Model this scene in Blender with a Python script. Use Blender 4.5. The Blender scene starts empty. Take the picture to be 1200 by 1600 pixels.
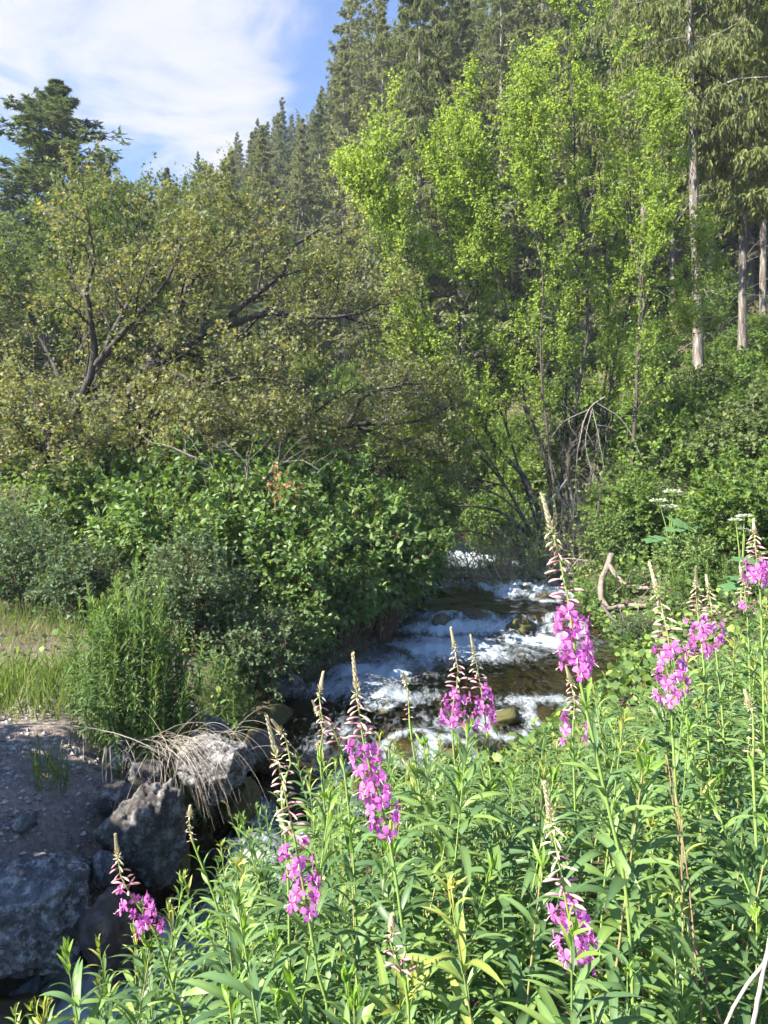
import bpy, bmesh, math
import numpy as np
from mathutils import Matrix, Vector

# ------------------------------------------------------------------ camera, world, sun, exposure
S = bpy.context.scene
COL = S.collection
FPX = 1109.0                      # focal length in photo pixels (1200 x 1600)
cam_d = bpy.data.cameras.new('camera')
cam_d.sensor_fit = 'VERTICAL'
cam_d.sensor_height = 36.0
cam_d.lens = 36.0 * FPX / 1600.0
cam_d.clip_start = 0.05
cam_d.clip_end = 3000.0
cam = bpy.data.objects.new('camera', cam_d)
COL.objects.link(cam)
cam.location = (0, 0, 0)
cam.rotation_euler = (math.radians(90), 0, 0)
S.camera = cam

SUN_EL = math.radians(40)
SUN_AZ = math.radians(-118)        # from +Y (view direction) towards +X; negative = left
sun_vec = Vector((math.sin(SUN_AZ) * math.cos(SUN_EL), math.cos(SUN_AZ) * math.cos(SUN_EL), math.sin(SUN_EL)))
sun_d = bpy.data.lights.new('sun', 'SUN')
sun_d.energy = 4.0
sun_d.angle = math.radians(0.55)
sun_d.color = (1.0, 0.93, 0.82)
sun = bpy.data.objects.new('sun', sun_d)
COL.objects.link(sun)
sun.rotation_euler = sun_vec.to_track_quat('Z', 'Y').to_euler()

S.view_settings.view_transform = 'Standard'
S.view_settings.look = 'None'
S.view_settings.gamma = 1.0
S.view_settings.use_curve_mapping = False
S.view_settings.exposure = 2.4

S.render.engine = 'CYCLES'
S.cycles.use_denoising = True
S.cycles.use_adaptive_sampling = True
S.cycles.adaptive_threshold = 0.03
S.cycles.max_bounces = 8
S.cycles.diffuse_bounces = 6
S.cycles.glossy_bounces = 2
S.cycles.transmission_bounces = 4
S.cycles.transparent_max_bounces = 6
S.cycles.volume_bounces = 0
S.cycles.sample_clamp_indirect = 4.0
S.cycles.caustics_reflective = False
S.cycles.caustics_refractive = False


def make_world():
    w = bpy.data.worlds.new('World')
    S.world = w
    w.use_nodes = True
    nt = w.node_tree
    N, L = nt.nodes, nt.links
    N.clear()
    out = N.new('ShaderNodeOutputWorld')
    sky = N.new('ShaderNodeTexSky')
    sky.sky_type = 'NISHITA'
    sky.sun_disc = False
    sky.sun_elevation = SUN_EL
    sky.sun_rotation = SUN_AZ
    sky.altitude = 1900
    sky.air_density = 0.8
    sky.dust_density = 0.2
    sky.ozone_density = 3.0
    bsky = N.new('ShaderNodeBackground')
    bsky.inputs['Strength'].default_value = 0.078
    deep = N.new('ShaderNodeMix'); deep.data_type = 'RGBA'; deep.blend_type = 'MULTIPLY'      # clear, deep mountain-air blue
    deep.inputs['Factor'].default_value = 1.0
    deep.inputs['B'].default_value = (.78, .89, 1.0, 1)
    L.new(sky.outputs[0], deep.inputs['A'])
    L.new(deep.outputs['Result'], bsky.inputs['Color'])
    tc = N.new('ShaderNodeTexCoord')
    # cloud field: direction projected on a flat cloud deck
    sep = N.new('ShaderNodeSeparateXYZ')
    L.new(tc.outputs['Generated'], sep.inputs[0])
    zz = N.new('ShaderNodeMath'); zz.operation = 'MAXIMUM'; zz.inputs[1].default_value = 0.02
    L.new(sep.outputs['Z'], zz.inputs[0])
    za = N.new('ShaderNodeMath'); za.operation = 'ADD'; za.inputs[1].default_value = 0.12
    L.new(zz.outputs[0], za.inputs[0])
    dx = N.new('ShaderNodeMath'); dx.operation = 'DIVIDE'
    dy = N.new('ShaderNodeMath'); dy.operation = 'DIVIDE'
    L.new(sep.outputs['X'], dx.inputs[0]); L.new(za.outputs[0], dx.inputs[1])
    L.new(sep.outputs['Y'], dy.inputs[0]); L.new(za.outputs[0], dy.inputs[1])
    comb = N.new('ShaderNodeCombineXYZ')
    L.new(dx.outputs[0], comb.inputs['X']); L.new(dy.outputs[0], comb.inputs['Y'])
    mp = N.new('ShaderNodeMapping')
    mp.inputs['Rotation'].default_value = (0, 0, math.radians(35))
    mp.inputs['Scale'].default_value = (1.0, 1.35, 1.0)
    mp.inputs['Location'].default_value = (0.3, 0.2, 0.0)
    L.new(comb.outputs[0], mp.inputs['Vector'])
    n1 = N.new('ShaderNodeTexNoise')
    n1.inputs['Scale'].default_value = 2.6
    n1.inputs['Detail'].default_value = 9
    n1.inputs['Roughness'].default_value = 0.66
    n1.inputs['Distortion'].default_value = 0.7
    L.new(mp.outputs[0], n1.inputs['Vector'])
    # the one big cloud, where it floats in the sky (upper left of the view)
    def lobe(dirv, w0):
        c = Vector(dirv).normalized()
        vd = N.new('ShaderNodeVectorMath'); vd.operation = 'DOT_PRODUCT'
        vd.inputs[1].default_value = c
        L.new(tc.outputs['Generated'], vd.inputs[0])
        mr = N.new('ShaderNodeMapRange')
        mr.interpolation_type = 'SMOOTHSTEP'
        mr.inputs['From Min'].default_value = math.cos(math.radians(w0))
        mr.inputs['From Max'].default_value = 1.0
        mr.inputs['To Min'].default_value = 0.0
        mr.inputs['To Max'].default_value = 0.50
        L.new(vd.outputs['Value'], mr.inputs['Value'])
        return mr.outputs[0]
    a = lobe(((240 - 600) / FPX, 1, 755 / FPX), 12.6)
    b = lobe(((330 - 600) / FPX, 1, 655 / FPX), 7.8)
    c = lobe(((40 - 600) / FPX, 1, 815 / FPX), 10.5)
    m1 = N.new('ShaderNodeMath'); m1.operation = 'MAXIMUM'
    m2 = N.new('ShaderNodeMath'); m2.operation = 'MAXIMUM'
    L.new(a, m1.inputs[0]); L.new(b, m1.inputs[1])
    L.new(m1.outputs[0], m2.inputs[0]); L.new(c, m2.inputs[1])
    ad = N.new('ShaderNodeMath'); ad.operation = 'ADD'
    L.new(n1.outputs['Fac'], ad.inputs[0]); L.new(m2.outputs[0], ad.inputs[1])
    rp = N.new('ShaderNodeMapRange')
    rp.interpolation_type = 'SMOOTHSTEP'
    rp.inputs['From Min'].default_value = 0.66
    rp.inputs['From Max'].default_value = 1.04
    L.new(ad.outputs[0], rp.inputs['Value'])
    bc = N.new('ShaderNodeBackground')
    bc.inputs['Color'].default_value = (0.90, 0.91, 1.0, 1)
    bc.inputs['Strength'].default_value = 0.175
    mix = N.new('ShaderNodeMixShader')
    L.new(rp.outputs[0], mix.inputs['Fac'])
    L.new(bsky.outputs[0], mix.inputs[1])
    L.new(bc.outputs[0], mix.inputs[2])
    L.new(mix.outputs[0], out.inputs['Surface'])


make_world()

# ------------------------------------------------------------------ helpers


def PX(px, py, d):
    """world point seen at photo pixel (px, py) at distance d along the view axis"""
    return np.array([(px - 600.0) / FPX * d, d, (800.0 - py) / FPX * d])


def RS(seed):
    return np.random.default_rng(seed)


def unit(v):
    return v / np.maximum(np.linalg.norm(v, axis=-1, keepdims=True), 1e-9)


def _hash(ix, iy, iz, seed):
    with np.errstate(over='ignore'):
        h = ix.astype(np.uint32) * np.uint32(374761393) + iy.astype(np.uint32) * np.uint32(668265263) \
            + iz.astype(np.uint32) * np.uint32(2246822519) + np.uint32(seed * 974711 + 12345)
        h ^= h >> np.uint32(13)
        h *= np.uint32(1274126177)
        h ^= h >> np.uint32(16)
        h *= np.uint32(2654435761)
        h ^= h >> np.uint32(15)
    return h.astype(np.float64) / 4294967295.0


def vnoise(p, seed=0):
    p = np.asarray(p, float)
    i = np.floor(p).astype(np.int64)
    f = p - i
    f = f * f * (3 - 2 * f)
    r = 0
    for a in (0, 1):
        for b in (0, 1):
            for c in (0, 1):
                w = (f[..., 0] if a else 1 - f[..., 0]) * (f[..., 1] if b else 1 - f[..., 1]) * (f[..., 2] if c else 1 - f[..., 2])
                r = r + w * _hash(i[..., 0] + a, i[..., 1] + b, i[..., 2] + c, seed)
    return r * 2 - 1


def fbm(p, octaves=4, seed=0, gain=0.5):
    p = np.asarray(p, float)
    a, r = 1.0, 0
    for k in range(octaves):
        r = r + a * vnoise(p, seed + k * 17)
        p = p * 2.03 + 3.1
        a *= gain
    return r


def xyz(x, y, z=0.0):
    return np.stack(np.broadcast_arrays(np.asarray(x, float), np.asarray(y, float), np.asarray(z, float)), -1)


def sstep(a, b, x):
    t = np.clip((np.asarray(x, float) - a) / (b - a), 0, 1)
    return t * t * (3 - 2 * t)


def mesh(name, V, faces, mats, smooth=True, attrs=None, mat_idx=None):
    """faces: list of int arrays (m,3)/(m,4); mats: material or list; attrs: {name: per-vertex floats}"""
    V = np.asarray(V, np.float32)
    me = bpy.data.meshes.new(name)
    me.vertices.add(len(V))
    me.vertices.foreach_set('co', V.ravel())
    faces = [np.asarray(f, np.int32) for f in faces if len(f)]
    tot = sum(f.size for f in faces)
    npoly = sum(len(f) for f in faces)
    me.loops.add(tot)
    me.loops.foreach_set('vertex_index', np.concatenate([f.ravel() for f in faces]))
    me.polygons.add(npoly)
    sizes = np.concatenate([np.full(len(f), f.shape[1], np.int32) for f in faces])
    starts = np.concatenate([[0], np.cumsum(sizes)[:-1]]).astype(np.int32)
    me.polygons.foreach_set('loop_start', starts)
    me.polygons.foreach_set('use_smooth', np.full(npoly, smooth, bool))
    if mat_idx is not None:
        me.polygons.foreach_set('material_index', np.asarray(mat_idx, np.int32))
    if attrs:
        for k, a in attrs.items():
            at = me.attributes.new(k, 'FLOAT', 'POINT')
            at.data.foreach_set('value', np.asarray(a, np.float32))
    for m in (mats if isinstance(mats, (list, tuple)) else [mats]):
        me.materials.append(m)
    me.update(calc_edges=True)
    me.validate()
    return me


class Geo:
    """collects faces with material indices, then becomes one mesh"""

    def __init__(s):
        s.V, s.F, s.M, s.T, s.n = [], {3: [], 4: []}, {3: [], 4: []}, [], 0

    def add(s, V, F, m=0, tint=0.5):
        V = np.asarray(V, float).reshape(-1, 3)
        F = np.asarray(F, int)
        if not len(F):
            return
        s.V.append(V)
        k = F.shape[1]
        s.F[k].append(F + s.n)
        s.M[k].append(np.full(len(F), m))
        s.T.append(np.broadcast_to(np.asarray(tint, float), (len(V),)))
        s.n += len(V)

    def mesh(s, name, mats, smooth=True):
        F, M = [], []
        for k in (3, 4):
            if s.F[k]:
                F.append(np.concatenate(s.F[k]))
                M.append(np.concatenate(s.M[k]))
        return mesh(name, np.concatenate(s.V), F, mats, smooth, {'tint': np.concatenate(s.T)}, np.concatenate(M))


def obj(name, me, parent=None, loc=(0, 0, 0), rot=(0, 0, 0), scale=(1, 1, 1)):
    o = bpy.data.objects.new(name, me)
    COL.objects.link(o)
    o.location = loc
    o.rotation_euler = rot
    o.scale = scale if hasattr(scale, '__len__') else (scale,) * 3
    if parent is not None:
        o.parent = parent
    return o


def tag(o, label=None, cat=None, group=None, kind=None):
    if label:
        o['label'] = label
    if cat:
        o['category'] = cat
    if group:
        o['group'] = group
    if kind:
        o['kind'] = kind
    return o


def thing(name, label, cat, loc=(0, 0, 0), rz=0.0, scale=1.0, group=None):
    o = obj(name, None, None, tuple(float(v) for v in loc), (0, 0, rz), scale)
    o.empty_display_size = 0.1
    return tag(o, label, cat, group)


def tube_arrays(P, R, sides=5, cap=False):
    """P (M,n,3), R (M,n) -> V, quads"""
    M, n, _ = P.shape
    T = np.empty_like(P)
    T[:, 1:-1] = P[:, 2:] - P[:, :-2]
    T[:, 0] = P[:, 1] - P[:, 0]
    T[:, -1] = P[:, -1] - P[:, -2]
    T = unit(T)
    mean = unit(T.mean(1))
    ref = np.where(np.abs(mean[:, 2:3]) > 0.8, np.array([[1.0, 0.13, 0]]), np.array([[0.05, 0.1, 1.0]]))
    U = unit(np.cross(T, ref[:, None, :]))
    W = np.cross(T, U)
    a = np.arange(sides) / sides * 2 * np.pi
    V = P[:, :, None, :] + R[:, :, None, None] * (np.cos(a)[None, None, :, None] * U[:, :, None, :] + np.sin(a)[None, None, :, None] * W[:, :, None, :])
    idx = np.arange(M * n * sides).reshape(M, n, sides)
    q = np.stack([idx[:, :-1], np.roll(idx[:, :-1], -1, 2), np.roll(idx[:, 1:], -1, 2), idx[:, 1:]], -1).reshape(-1, 4)
    return V.reshape(-1, 3), q


def resample(pts, n):
    pts = np.asarray(pts, float)
    # Catmull-Rom through the given points, then even spacing
    q = np.vstack([2 * pts[0] - pts[1], pts, 2 * pts[-1] - pts[-2]])
    out = []
    for i in range(1, len(q) - 2):
        t = np.linspace(0, 1, 12, endpoint=False)[:, None]
        a, b, c, d = q[i - 1], q[i], q[i + 1], q[i + 2]
        out.append(0.5 * (2 * b + (c - a) * t + (2 * a - 5 * b + 4 * c - d) * t * t + (3 * b - 3 * c + d - a) * t ** 3))
    out.append(q[-2][None])
    o = np.vstack(out)
    s = np.concatenate([[0], np.cumsum(np.linalg.norm(np.diff(o, axis=0), axis=1))])
    u = np.linspace(0, s[-1], n)
    return np.stack([np.interp(u, s, o[:, k]) for k in range(3)], 1)


def spawn(rs, P, R, k, t0, length, falloff=0.5, angle=45, angle_var=12, nseg=4, wander=0.12, trop=(0, 0, 0.05),
          rratio=0.55, rmin=0.004, flat=False, t1=1.0, tip=0.3, out=None):
    """children polylines on parents. length = absolute mean length at t0; shrinks by falloff towards the tip."""
    M, n, _ = P.shape
    t = t0 + (t1 - t0) * (np.arange(k)[None, :] + rs.random((M, k))) / k
    f = t * (n - 1)
    i0 = np.minimum(f.astype(int), n - 2)
    fr = (f - i0)[..., None]
    m = np.arange(M)[:, None]
    pos = P[m, i0] * (1 - fr) + P[m, i0 + 1] * fr
    rad = R[m, i0] * (1 - fr[..., 0]) + R[m, i0 + 1] * fr[..., 0]
    tang = unit(P[m, i0 + 1] - P[m, i0])
    if flat:
        perp = unit(np.cross(tang, np.array([0, 0, 1.0])) * np.where(np.arange(k) % 2, 1, -1)[None, :, None] + rs.normal(0, 0.18, (M, k, 3)))
    else:
        perp = rs.normal(0, 1, (M, k, 3))
        if out is not None:
            perp = perp + np.asarray(out)
        perp = unit(perp - (perp * tang).sum(-1, keepdims=True) * tang)
    a = np.radians(angle + rs.normal(0, angle_var, (M, k)))[..., None]
    d = np.cos(a) * tang + np.sin(a) * perp
    L = length * (1 - falloff * (t - t0) / max(t1 - t0, 1e-6)) * rs.uniform(0.65, 1.3, (M, k))
    d = d.reshape(-1, 3); L = L.reshape(-1)
    p = pos.reshape(-1, 3)
    C = [p]
    trop = np.asarray(trop, float)
    for s_ in range(nseg):
        d = unit(d + wander * rs.normal(0, 1, d.shape) + trop)
        p = p + d * (L / nseg)[:, None]
        C.append(p)
    C = np.stack(C, 1)
    r0 = np.maximum(rad.reshape(-1) * rratio, rmin)
    CR = r0[:, None] * np.linspace(1, tip, nseg + 1)[None, :]
    return C, CR


def anchors(rs, P, k, t0=0.15):
    M, n, _ = P.shape
    t = t0 + (1 - t0) * rs.random((M, k))
    f = t * (n - 1)
    i0 = np.minimum(f.astype(int), n - 2)
    fr = (f - i0)[..., None]
    m = np.arange(M)[:, None]
    pos = P[m, i0] * (1 - fr) + P[m, i0 + 1] * fr
    tang = unit(P[m, i0 + 1] - P[m, i0])
    return pos.reshape(-1, 3), tang.reshape(-1, 3)


TEMPL = {
    'diamond': (np.array([[0, 0, 0], [-.30, .42, .07], [.30, .42, .07], [0, 1, -.05]]), np.array([[0, 2, 3], [0, 3, 1]])),
    'oval': (np.array([[0, 0, 0], [-.24, .28, .05], [.24, .28, .05], [-.22, .62, .02], [.22, .62, .02], [0, 1, -.14], [0, .3, 0], [0, .64, -.03]]),
             np.array([[0, 6, 1], [0, 2, 6], [1, 6, 3], [6, 7, 3], [2, 4, 6], [6, 4, 7], [3, 7, 5], [7, 4, 5]])),
    'lobed': (np.array([[0, 0, 0], [-.5, .45, .08], [-.17, .5, 0], [0, 1, -.06], [.17, .5, 0], [.5, .45, .08]]),
              np.array([[0, 2, 1], [0, 4, 2], [2, 4, 3], [0, 5, 4]])),
    'round': (np.array([[0, 0, 0], [-.40, .40, .06], [.40, .40, .06], [-.2, .85, 0], [.2, .85, 0]]), np.array([[0, 2, 1], [1, 2, 4], [1, 4, 3]])),
    'needle': (np.array([[0, 0, 0], [-.09, .4, 0], [.09, .4, 0], [0, 1, -.04]]), np.array([[0, 2, 3], [0, 3, 1]])),
    'blade': (np.array([[-.05, 0, 0], [.05, 0, 0], [-.04, .5, 0], [.04, .5, 0], [0, 1, -.16]]), np.array([[0, 1, 3], [0, 3, 2], [2, 3, 4]])),
}


def scatter(rs, geo, pos, ydir, size, templ='diamond', up=(0, 0, 1), upw=1.0, jit=0.6, mat=0, tint=None, wid=1.0):
    """place leaf-shaped faces; ydir = direction of each leaf"""
    N = len(pos)
    if not N:
        return
    tv, tf = TEMPL[templ]
    y = unit(ydir)
    z = np.asarray(up, float) * upw + rs.normal(0, jit, (N, 3))
    z = unit(z - (z * y).sum(-1, keepdims=True) * y)
    x = np.cross(y, z)
    s = np.broadcast_to(size, (N,))[:, None, None]
    V = pos[:, None, :] + s * (tv[None, :, 0:1] * wid * x[:, None, :] + tv[None, :, 1:2] * y[:, None, :] + tv[None, :, 2:3] * z[:, None, :])
    F = (tf[None] + (np.arange(N) * len(tv))[:, None, None]).reshape(-1, tf.shape[1])
    if tint is None:
        tint = rs.random(N)
    geo.add(V.reshape(-1, 3), F, mat, np.repeat(tint, len(tv)))


# ------------------------------------------------------------------ materials


def new_mat(name):
    m = bpy.data.materials.new(name)
    m.use_nodes = True
    nt = m.node_tree
    nt.nodes.clear()
    out = nt.nodes.new('ShaderNodeOutputMaterial')
    return m, nt, out


def ramp(nt, stops, interp='LINEAR'):
    r = nt.nodes.new('ShaderNodeValToRGB')
    r.color_ramp.interpolation = interp
    e = r.color_ramp.elements
    while len(e) > 1:
        e.remove(e[-1])
    e[0].position = stops[0][0]
    e[0].color = (*stops[0][1], 1)
    for p, c in stops[1:]:
        x = e.new(p)
        x.color = (*c, 1)
    return r


def leaf_mat(name, stops, trans=0.45, rough=0.62, spec=0.2, tcol=(1.25, 1.25, 0.55), objvar=0.25):
    m, nt, out = new_mat(name)
    N, L = nt.nodes, nt.links
    at = N.new('ShaderNodeAttribute'); at.attribute_name = 'tint'
    oi = N.new('ShaderNodeObjectInfo')
    ma = N.new('ShaderNodeMath'); ma.operation = 'MULTIPLY_ADD'
    L.new(oi.outputs['Random'], ma.inputs[0]); ma.inputs[1].default_value = objvar; ma.inputs[2].default_value = -objvar / 2
    ad = N.new('ShaderNodeMath'); ad.operation = 'ADD'; ad.use_clamp = True
    L.new(at.outputs['Fac'], ad.inputs[0]); L.new(ma.outputs[0], ad.inputs[1])
    r = ramp(nt, stops)
    L.new(ad.outputs[0], r.inputs[0])
    p = N.new('ShaderNodeBsdfPrincipled')
    p.inputs['Roughness'].default_value = rough
    p.inputs['Specular IOR Level'].default_value = spec
    L.new(r.outputs[0], p.inputs['Base Color'])
    mu = N.new('ShaderNodeMix'); mu.data_type = 'RGBA'; mu.blend_type = 'MULTIPLY'
    mu.inputs['Factor'].default_value = 1
    L.new(r.outputs[0], mu.inputs['A'])
    mu.inputs['B'].default_value = (*tcol, 1)
    t = N.new('ShaderNodeBsdfTranslucent')
    L.new(mu.outputs['Result'], t.inputs['Color'])
    mx = N.new('ShaderNodeMixShader')
    mx.inputs[0].default_value = trans
    L.new(p.outputs[0], mx.inputs[1]); L.new(t.outputs[0], mx.inputs[2])
    L.new(mx.outputs[0], out.inputs['Surface'])
    return m


def noise_mat(name, stops, scale=6.0, detail=8, rough=0.85, bump=0.4, bscale=None, stretch=(1, 1, 1), spec=0.3, dist=0.3, bdist=0.02, coord='Object'):
    m, nt, out = new_mat(name)
    N, L = nt.nodes, nt.links
    tc = N.new('ShaderNodeTexCoord')
    mp = N.new('ShaderNodeMapping'); mp.inputs['Scale'].default_value = stretch
    L.new(tc.outputs[coord], mp.inputs[0])
    n = N.new('ShaderNodeTexNoise')
    n.inputs['Scale'].default_value = scale; n.inputs['Detail'].default_value = detail
    n.inputs['Roughness'].default_value = 0.65; n.inputs['Distortion'].default_value = dist
    L.new(mp.outputs[0], n.inputs['Vector'])
    r = ramp(nt, stops)
    L.new(n.outputs['Fac'], r.inputs[0])
    p = N.new('ShaderNodeBsdfPrincipled')
    p.inputs['Roughness'].default_value = rough
    p.inputs['Specular IOR Level'].default_value = spec
    L.new(r.outputs[0], p.inputs['Base Color'])
    b = N.new('ShaderNodeTexNoise')
    b.inputs['Scale'].default_value = bscale or scale * 3; b.inputs['Detail'].default_value = 6
    L.new(mp.outputs[0], b.inputs['Vector'])
    bp = N.new('ShaderNodeBump'); bp.inputs['Strength'].default_value = bump; bp.inputs['Distance'].default_value = bdist
    L.new(b.outputs['Fac'], bp.inputs['Height'])
    L.new(bp.outputs[0], p.inputs['Normal'])
    L.new(p.outputs[0], out.inputs['Surface'])
    return m


MAT = {}
MAT['fireweed_leaf'] = leaf_mat('fireweed_leaf', [(0, (.06, .12, .055)), (.5, (.115, .20, .075)), (.92, (.21, .32, .08)), (1, (.34, .36, .09))], trans=.38, rough=.46, spec=.4, objvar=.7)
MAT['young_leaf'] = leaf_mat('young_leaf', [(0, (.14, .28, .04)), (1, (.24, .38, .06))], trans=.45, rough=.45, spec=.4)
MAT['green_stem'] = leaf_mat('green_stem', [(0, (.16, .26, .06)), (.6, (.22, .30, .08)), (1, (.33, .20, .13))], trans=.1)
MAT['petal'] = leaf_mat('petal', [(0, (.60, .13, .51)), (.5, (.72, .20, .61)), (1, (.80, .32, .70))], trans=.45, rough=.6, spec=.2, tcol=(1.1, .8, 1.1), objvar=.5)
MAT['sepal'] = leaf_mat('sepal', [(0, (.30, .05, .20)), (1, (.42, .09, .26))], trans=.2, tcol=(1, .8, 1))
MAT['pistil'] = leaf_mat('pistil', [(0, (.75, .68, .66)), (1, (.8, .75, .7))], trans=.2, tcol=(1, 1, 1))
MAT['bud'] = leaf_mat('bud', [(0, (.46, .16, .23)), (.5, (.60, .33, .33)), (1, (.62, .48, .36))], trans=.25, tcol=(1.1, .9, .9), objvar=.3)
MAT['bud_pale'] = leaf_mat('bud_pale', [(0, (.50, .40, .26)), (1, (.58, .52, .33))], trans=.2, tcol=(1, 1, .8))
MAT['maple_leaf'] = leaf_mat('maple_leaf', [(0, (.105, .12, .065)), (.45, (.16, .175, .085)), (.85, (.25, .255, .11)), (.96, (.31, .27, .13)), (1, (.42, .28, .14))], trans=.42, tcol=(1.2, 1.2, .5), objvar=.1)
MAT['shade_leaf'] = leaf_mat('shade_leaf', [(0, (.07, .10, .04)), (.6, (.115, .16, .055)), (1, (.18, .22, .07))], trans=.42, objvar=.15)
MAT['birch_leaf'] = leaf_mat('birch_leaf', [(0, (.165, .255, .06)), (.5, (.245, .34, .075)), (1, (.35, .44, .105))], trans=.55, tcol=(1.2, 1.15, .55), objvar=.2)
MAT['dogwood_leaf'] = leaf_mat('dogwood_leaf', [(0, (.08, .135, .045)), (.6, (.13, .21, .065)), (1, (.22, .31, .09))], trans=.38, rough=.5, spec=.3, tcol=(1.2, 1.25, .5), objvar=.25)
MAT['herb_leaf'] = leaf_mat('herb_leaf', [(0, (.07, .125, .045)), (.6, (.12, .20, .06)), (1, (.27, .36, .09))], trans=.38, rough=.45, objvar=.25)
MAT['rose_leaf'] = leaf_mat('rose_leaf', [(0, (.055, .10, .05)), (.6, (.10, .16, .08)), (1, (.17, .24, .11))], trans=.35, objvar=.2)
MAT['bright_leaf'] = leaf_mat('bright_leaf', [(0, (.09, .16, .04)), (.6, (.155, .245, .055)), (1, (.27, .33, .08))], trans=.48, objvar=.3)
MAT['fir_needle'] = leaf_mat('fir_needle', [(0, (.10, .125, .075)), (.6, (.165, .185, .105)), (1, (.24, .25, .13))], trans=.38, rough=.6, objvar=.3)
MAT['spruce_needle'] = leaf_mat('spruce_needle', [(0, (.075, .11, .07)), (.6, (.12, .16, .10)), (1, (.18, .215, .125))], trans=.33, rough=.6, objvar=.3)
MAT['hanging_needle'] = leaf_mat('hanging_needle', [(0, (.10, .13, .045)), (.6, (.16, .19, .06)), (1, (.23, .24, .08))], trans=.42, rough=.6, objvar=.2)
MAT['dry_grass'] = leaf_mat('dry_grass', [(0, (.22, .17, .10)), (.6, (.36, .29, .17)), (1, (.48, .41, .26))], trans=.25, tcol=(1, 1, .8))
MAT['straw'] = leaf_mat('straw', [(0, (.26, .22, .18)), (.6, (.40, .35, .29)), (1, (.52, .47, .38))], trans=.1, tcol=(1, 1, .9))
MAT['grass'] = leaf_mat('grass', [(0, (.08, .14, .035)), (.6, (.13, .20, .05)), (1, (.26, .29, .10))], trans=.42)
MAT['orange_leaf'] = leaf_mat('orange_leaf', [(0, (.42, .20, .09)), (1, (.55, .33, .18))], trans=.4, tcol=(1.1, .9, .7))
MAT['white_flower'] = leaf_mat('white_flower', [(0, (.70, .70, .62)), (1, (.82, .82, .76))], trans=.3, tcol=(1, 1, .9))
MAT['parsnip_leaf'] = leaf_mat('parsnip_leaf', [(0, (.06, .14, .06)), (1, (.11, .22, .09))], trans=.4, tcol=(1, 1.2, .6))
MAT['maple_bark'] = noise_mat('maple_bark', [(.3, (.02, .016, .013)), (.55, (.05, .04, .033)), (.75, (.11, .095, .08))], 9, stretch=(1, 1, .35), bump=.6)
MAT['birch_bark'] = noise_mat('birch_bark', [(.3, (.03, .025, .02)), (.55, (.07, .058, .046)), (.75, (.14, .12, .10))], 10, stretch=(1, 1, .5), bump=.4)
MAT['twig_grey'] = noise_mat('twig_grey', [(.3, (.14, .12, .10)), (.7, (.30, .27, .24))], 14, bump=.3)
MAT['conifer_bark'] = noise_mat('conifer_bark', [(.28, (.045, .036, .03)), (.5, (.13, .11, .09)), (.66, (.30, .28, .25)), (.8, (.45, .43, .40))], 5, stretch=(1.6, 1.6, .35), bump=.8, bdist=.05)
MAT['driftwood'] = noise_mat('driftwood', [(.3, (.08, .065, .05)), (.55, (.18, .15, .125)), (.75, (.33, .29, .25))], 8, stretch=(1, 1, 1), bump=.5)
MAT['red_twig'] = noise_mat('red_twig', [(.3, (.08, .035, .025)), (.7, (.17, .09, .06))], 14, bump=.2)
MAT['brown_stalk'] = noise_mat('brown_stalk', [(.3, (.16, .085, .05)), (.7, (.36, .24, .15))], 14, bump=.2)
# ------------------------------------------------------------------ terrain and stream shape
SY = np.array([-8, 0, 2, 3.2, 4.0, 4.4, 4.75, 5.1, 5.6, 6.4, 7.5, 9, 10.5, 12, 12.35, 12.8, 14, 16, 18, 20, 22, 24, 26, 28, 30, 34, 40.])
SXL = np.array([-8.0, -4.5, -3.4, -2.75, -2.45, -2.3, -2.2, -2.0, -1.75, -1.55, -1.4, -1.35, -.45, .05, .2, .45, .8, 1.25, 1.6, 1.8, 1.95, 2.05, 2.1, 2.1, 2.0, 1.6, .8])
SXR = np.array([-5.0, -2.6, -1.9, -1.4, -1.1, -1.0, -.85, -.6, -.1, .8, 1.7, 2.85, 3.55, 3.75, 3.75, 3.75, 3.85, 4.0, 4.25, 4.25, 4.15, 4.1, 4.05, 3.95, 3.8, 3.4, 2.6])
SZ = np.array([-4.2, -3.6, -3.35, -3.2, -3.06, -3.0, -2.9, -2.76, -2.67, -2.6, -2.44, -2.3, -2.2, -2.14, -2.1, -1.88, -1.8, -1.68, -1.56, -1.48, -1.36, -1.26, -1.15, -1.02, -.85, -.4, .6])


def smooth_interp(y, ys, vs):
    return (np.interp(y - .18, ys, vs) + np.interp(y, ys, vs) * 2 + np.interp(y + .18, ys, vs)) / 4


def s_left(y): return smooth_interp(y, SY, SXL)
def s_right(y): return smooth_interp(y, SY, SXR)
def s_z(y): return smooth_interp(y, SY, SZ)


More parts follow.
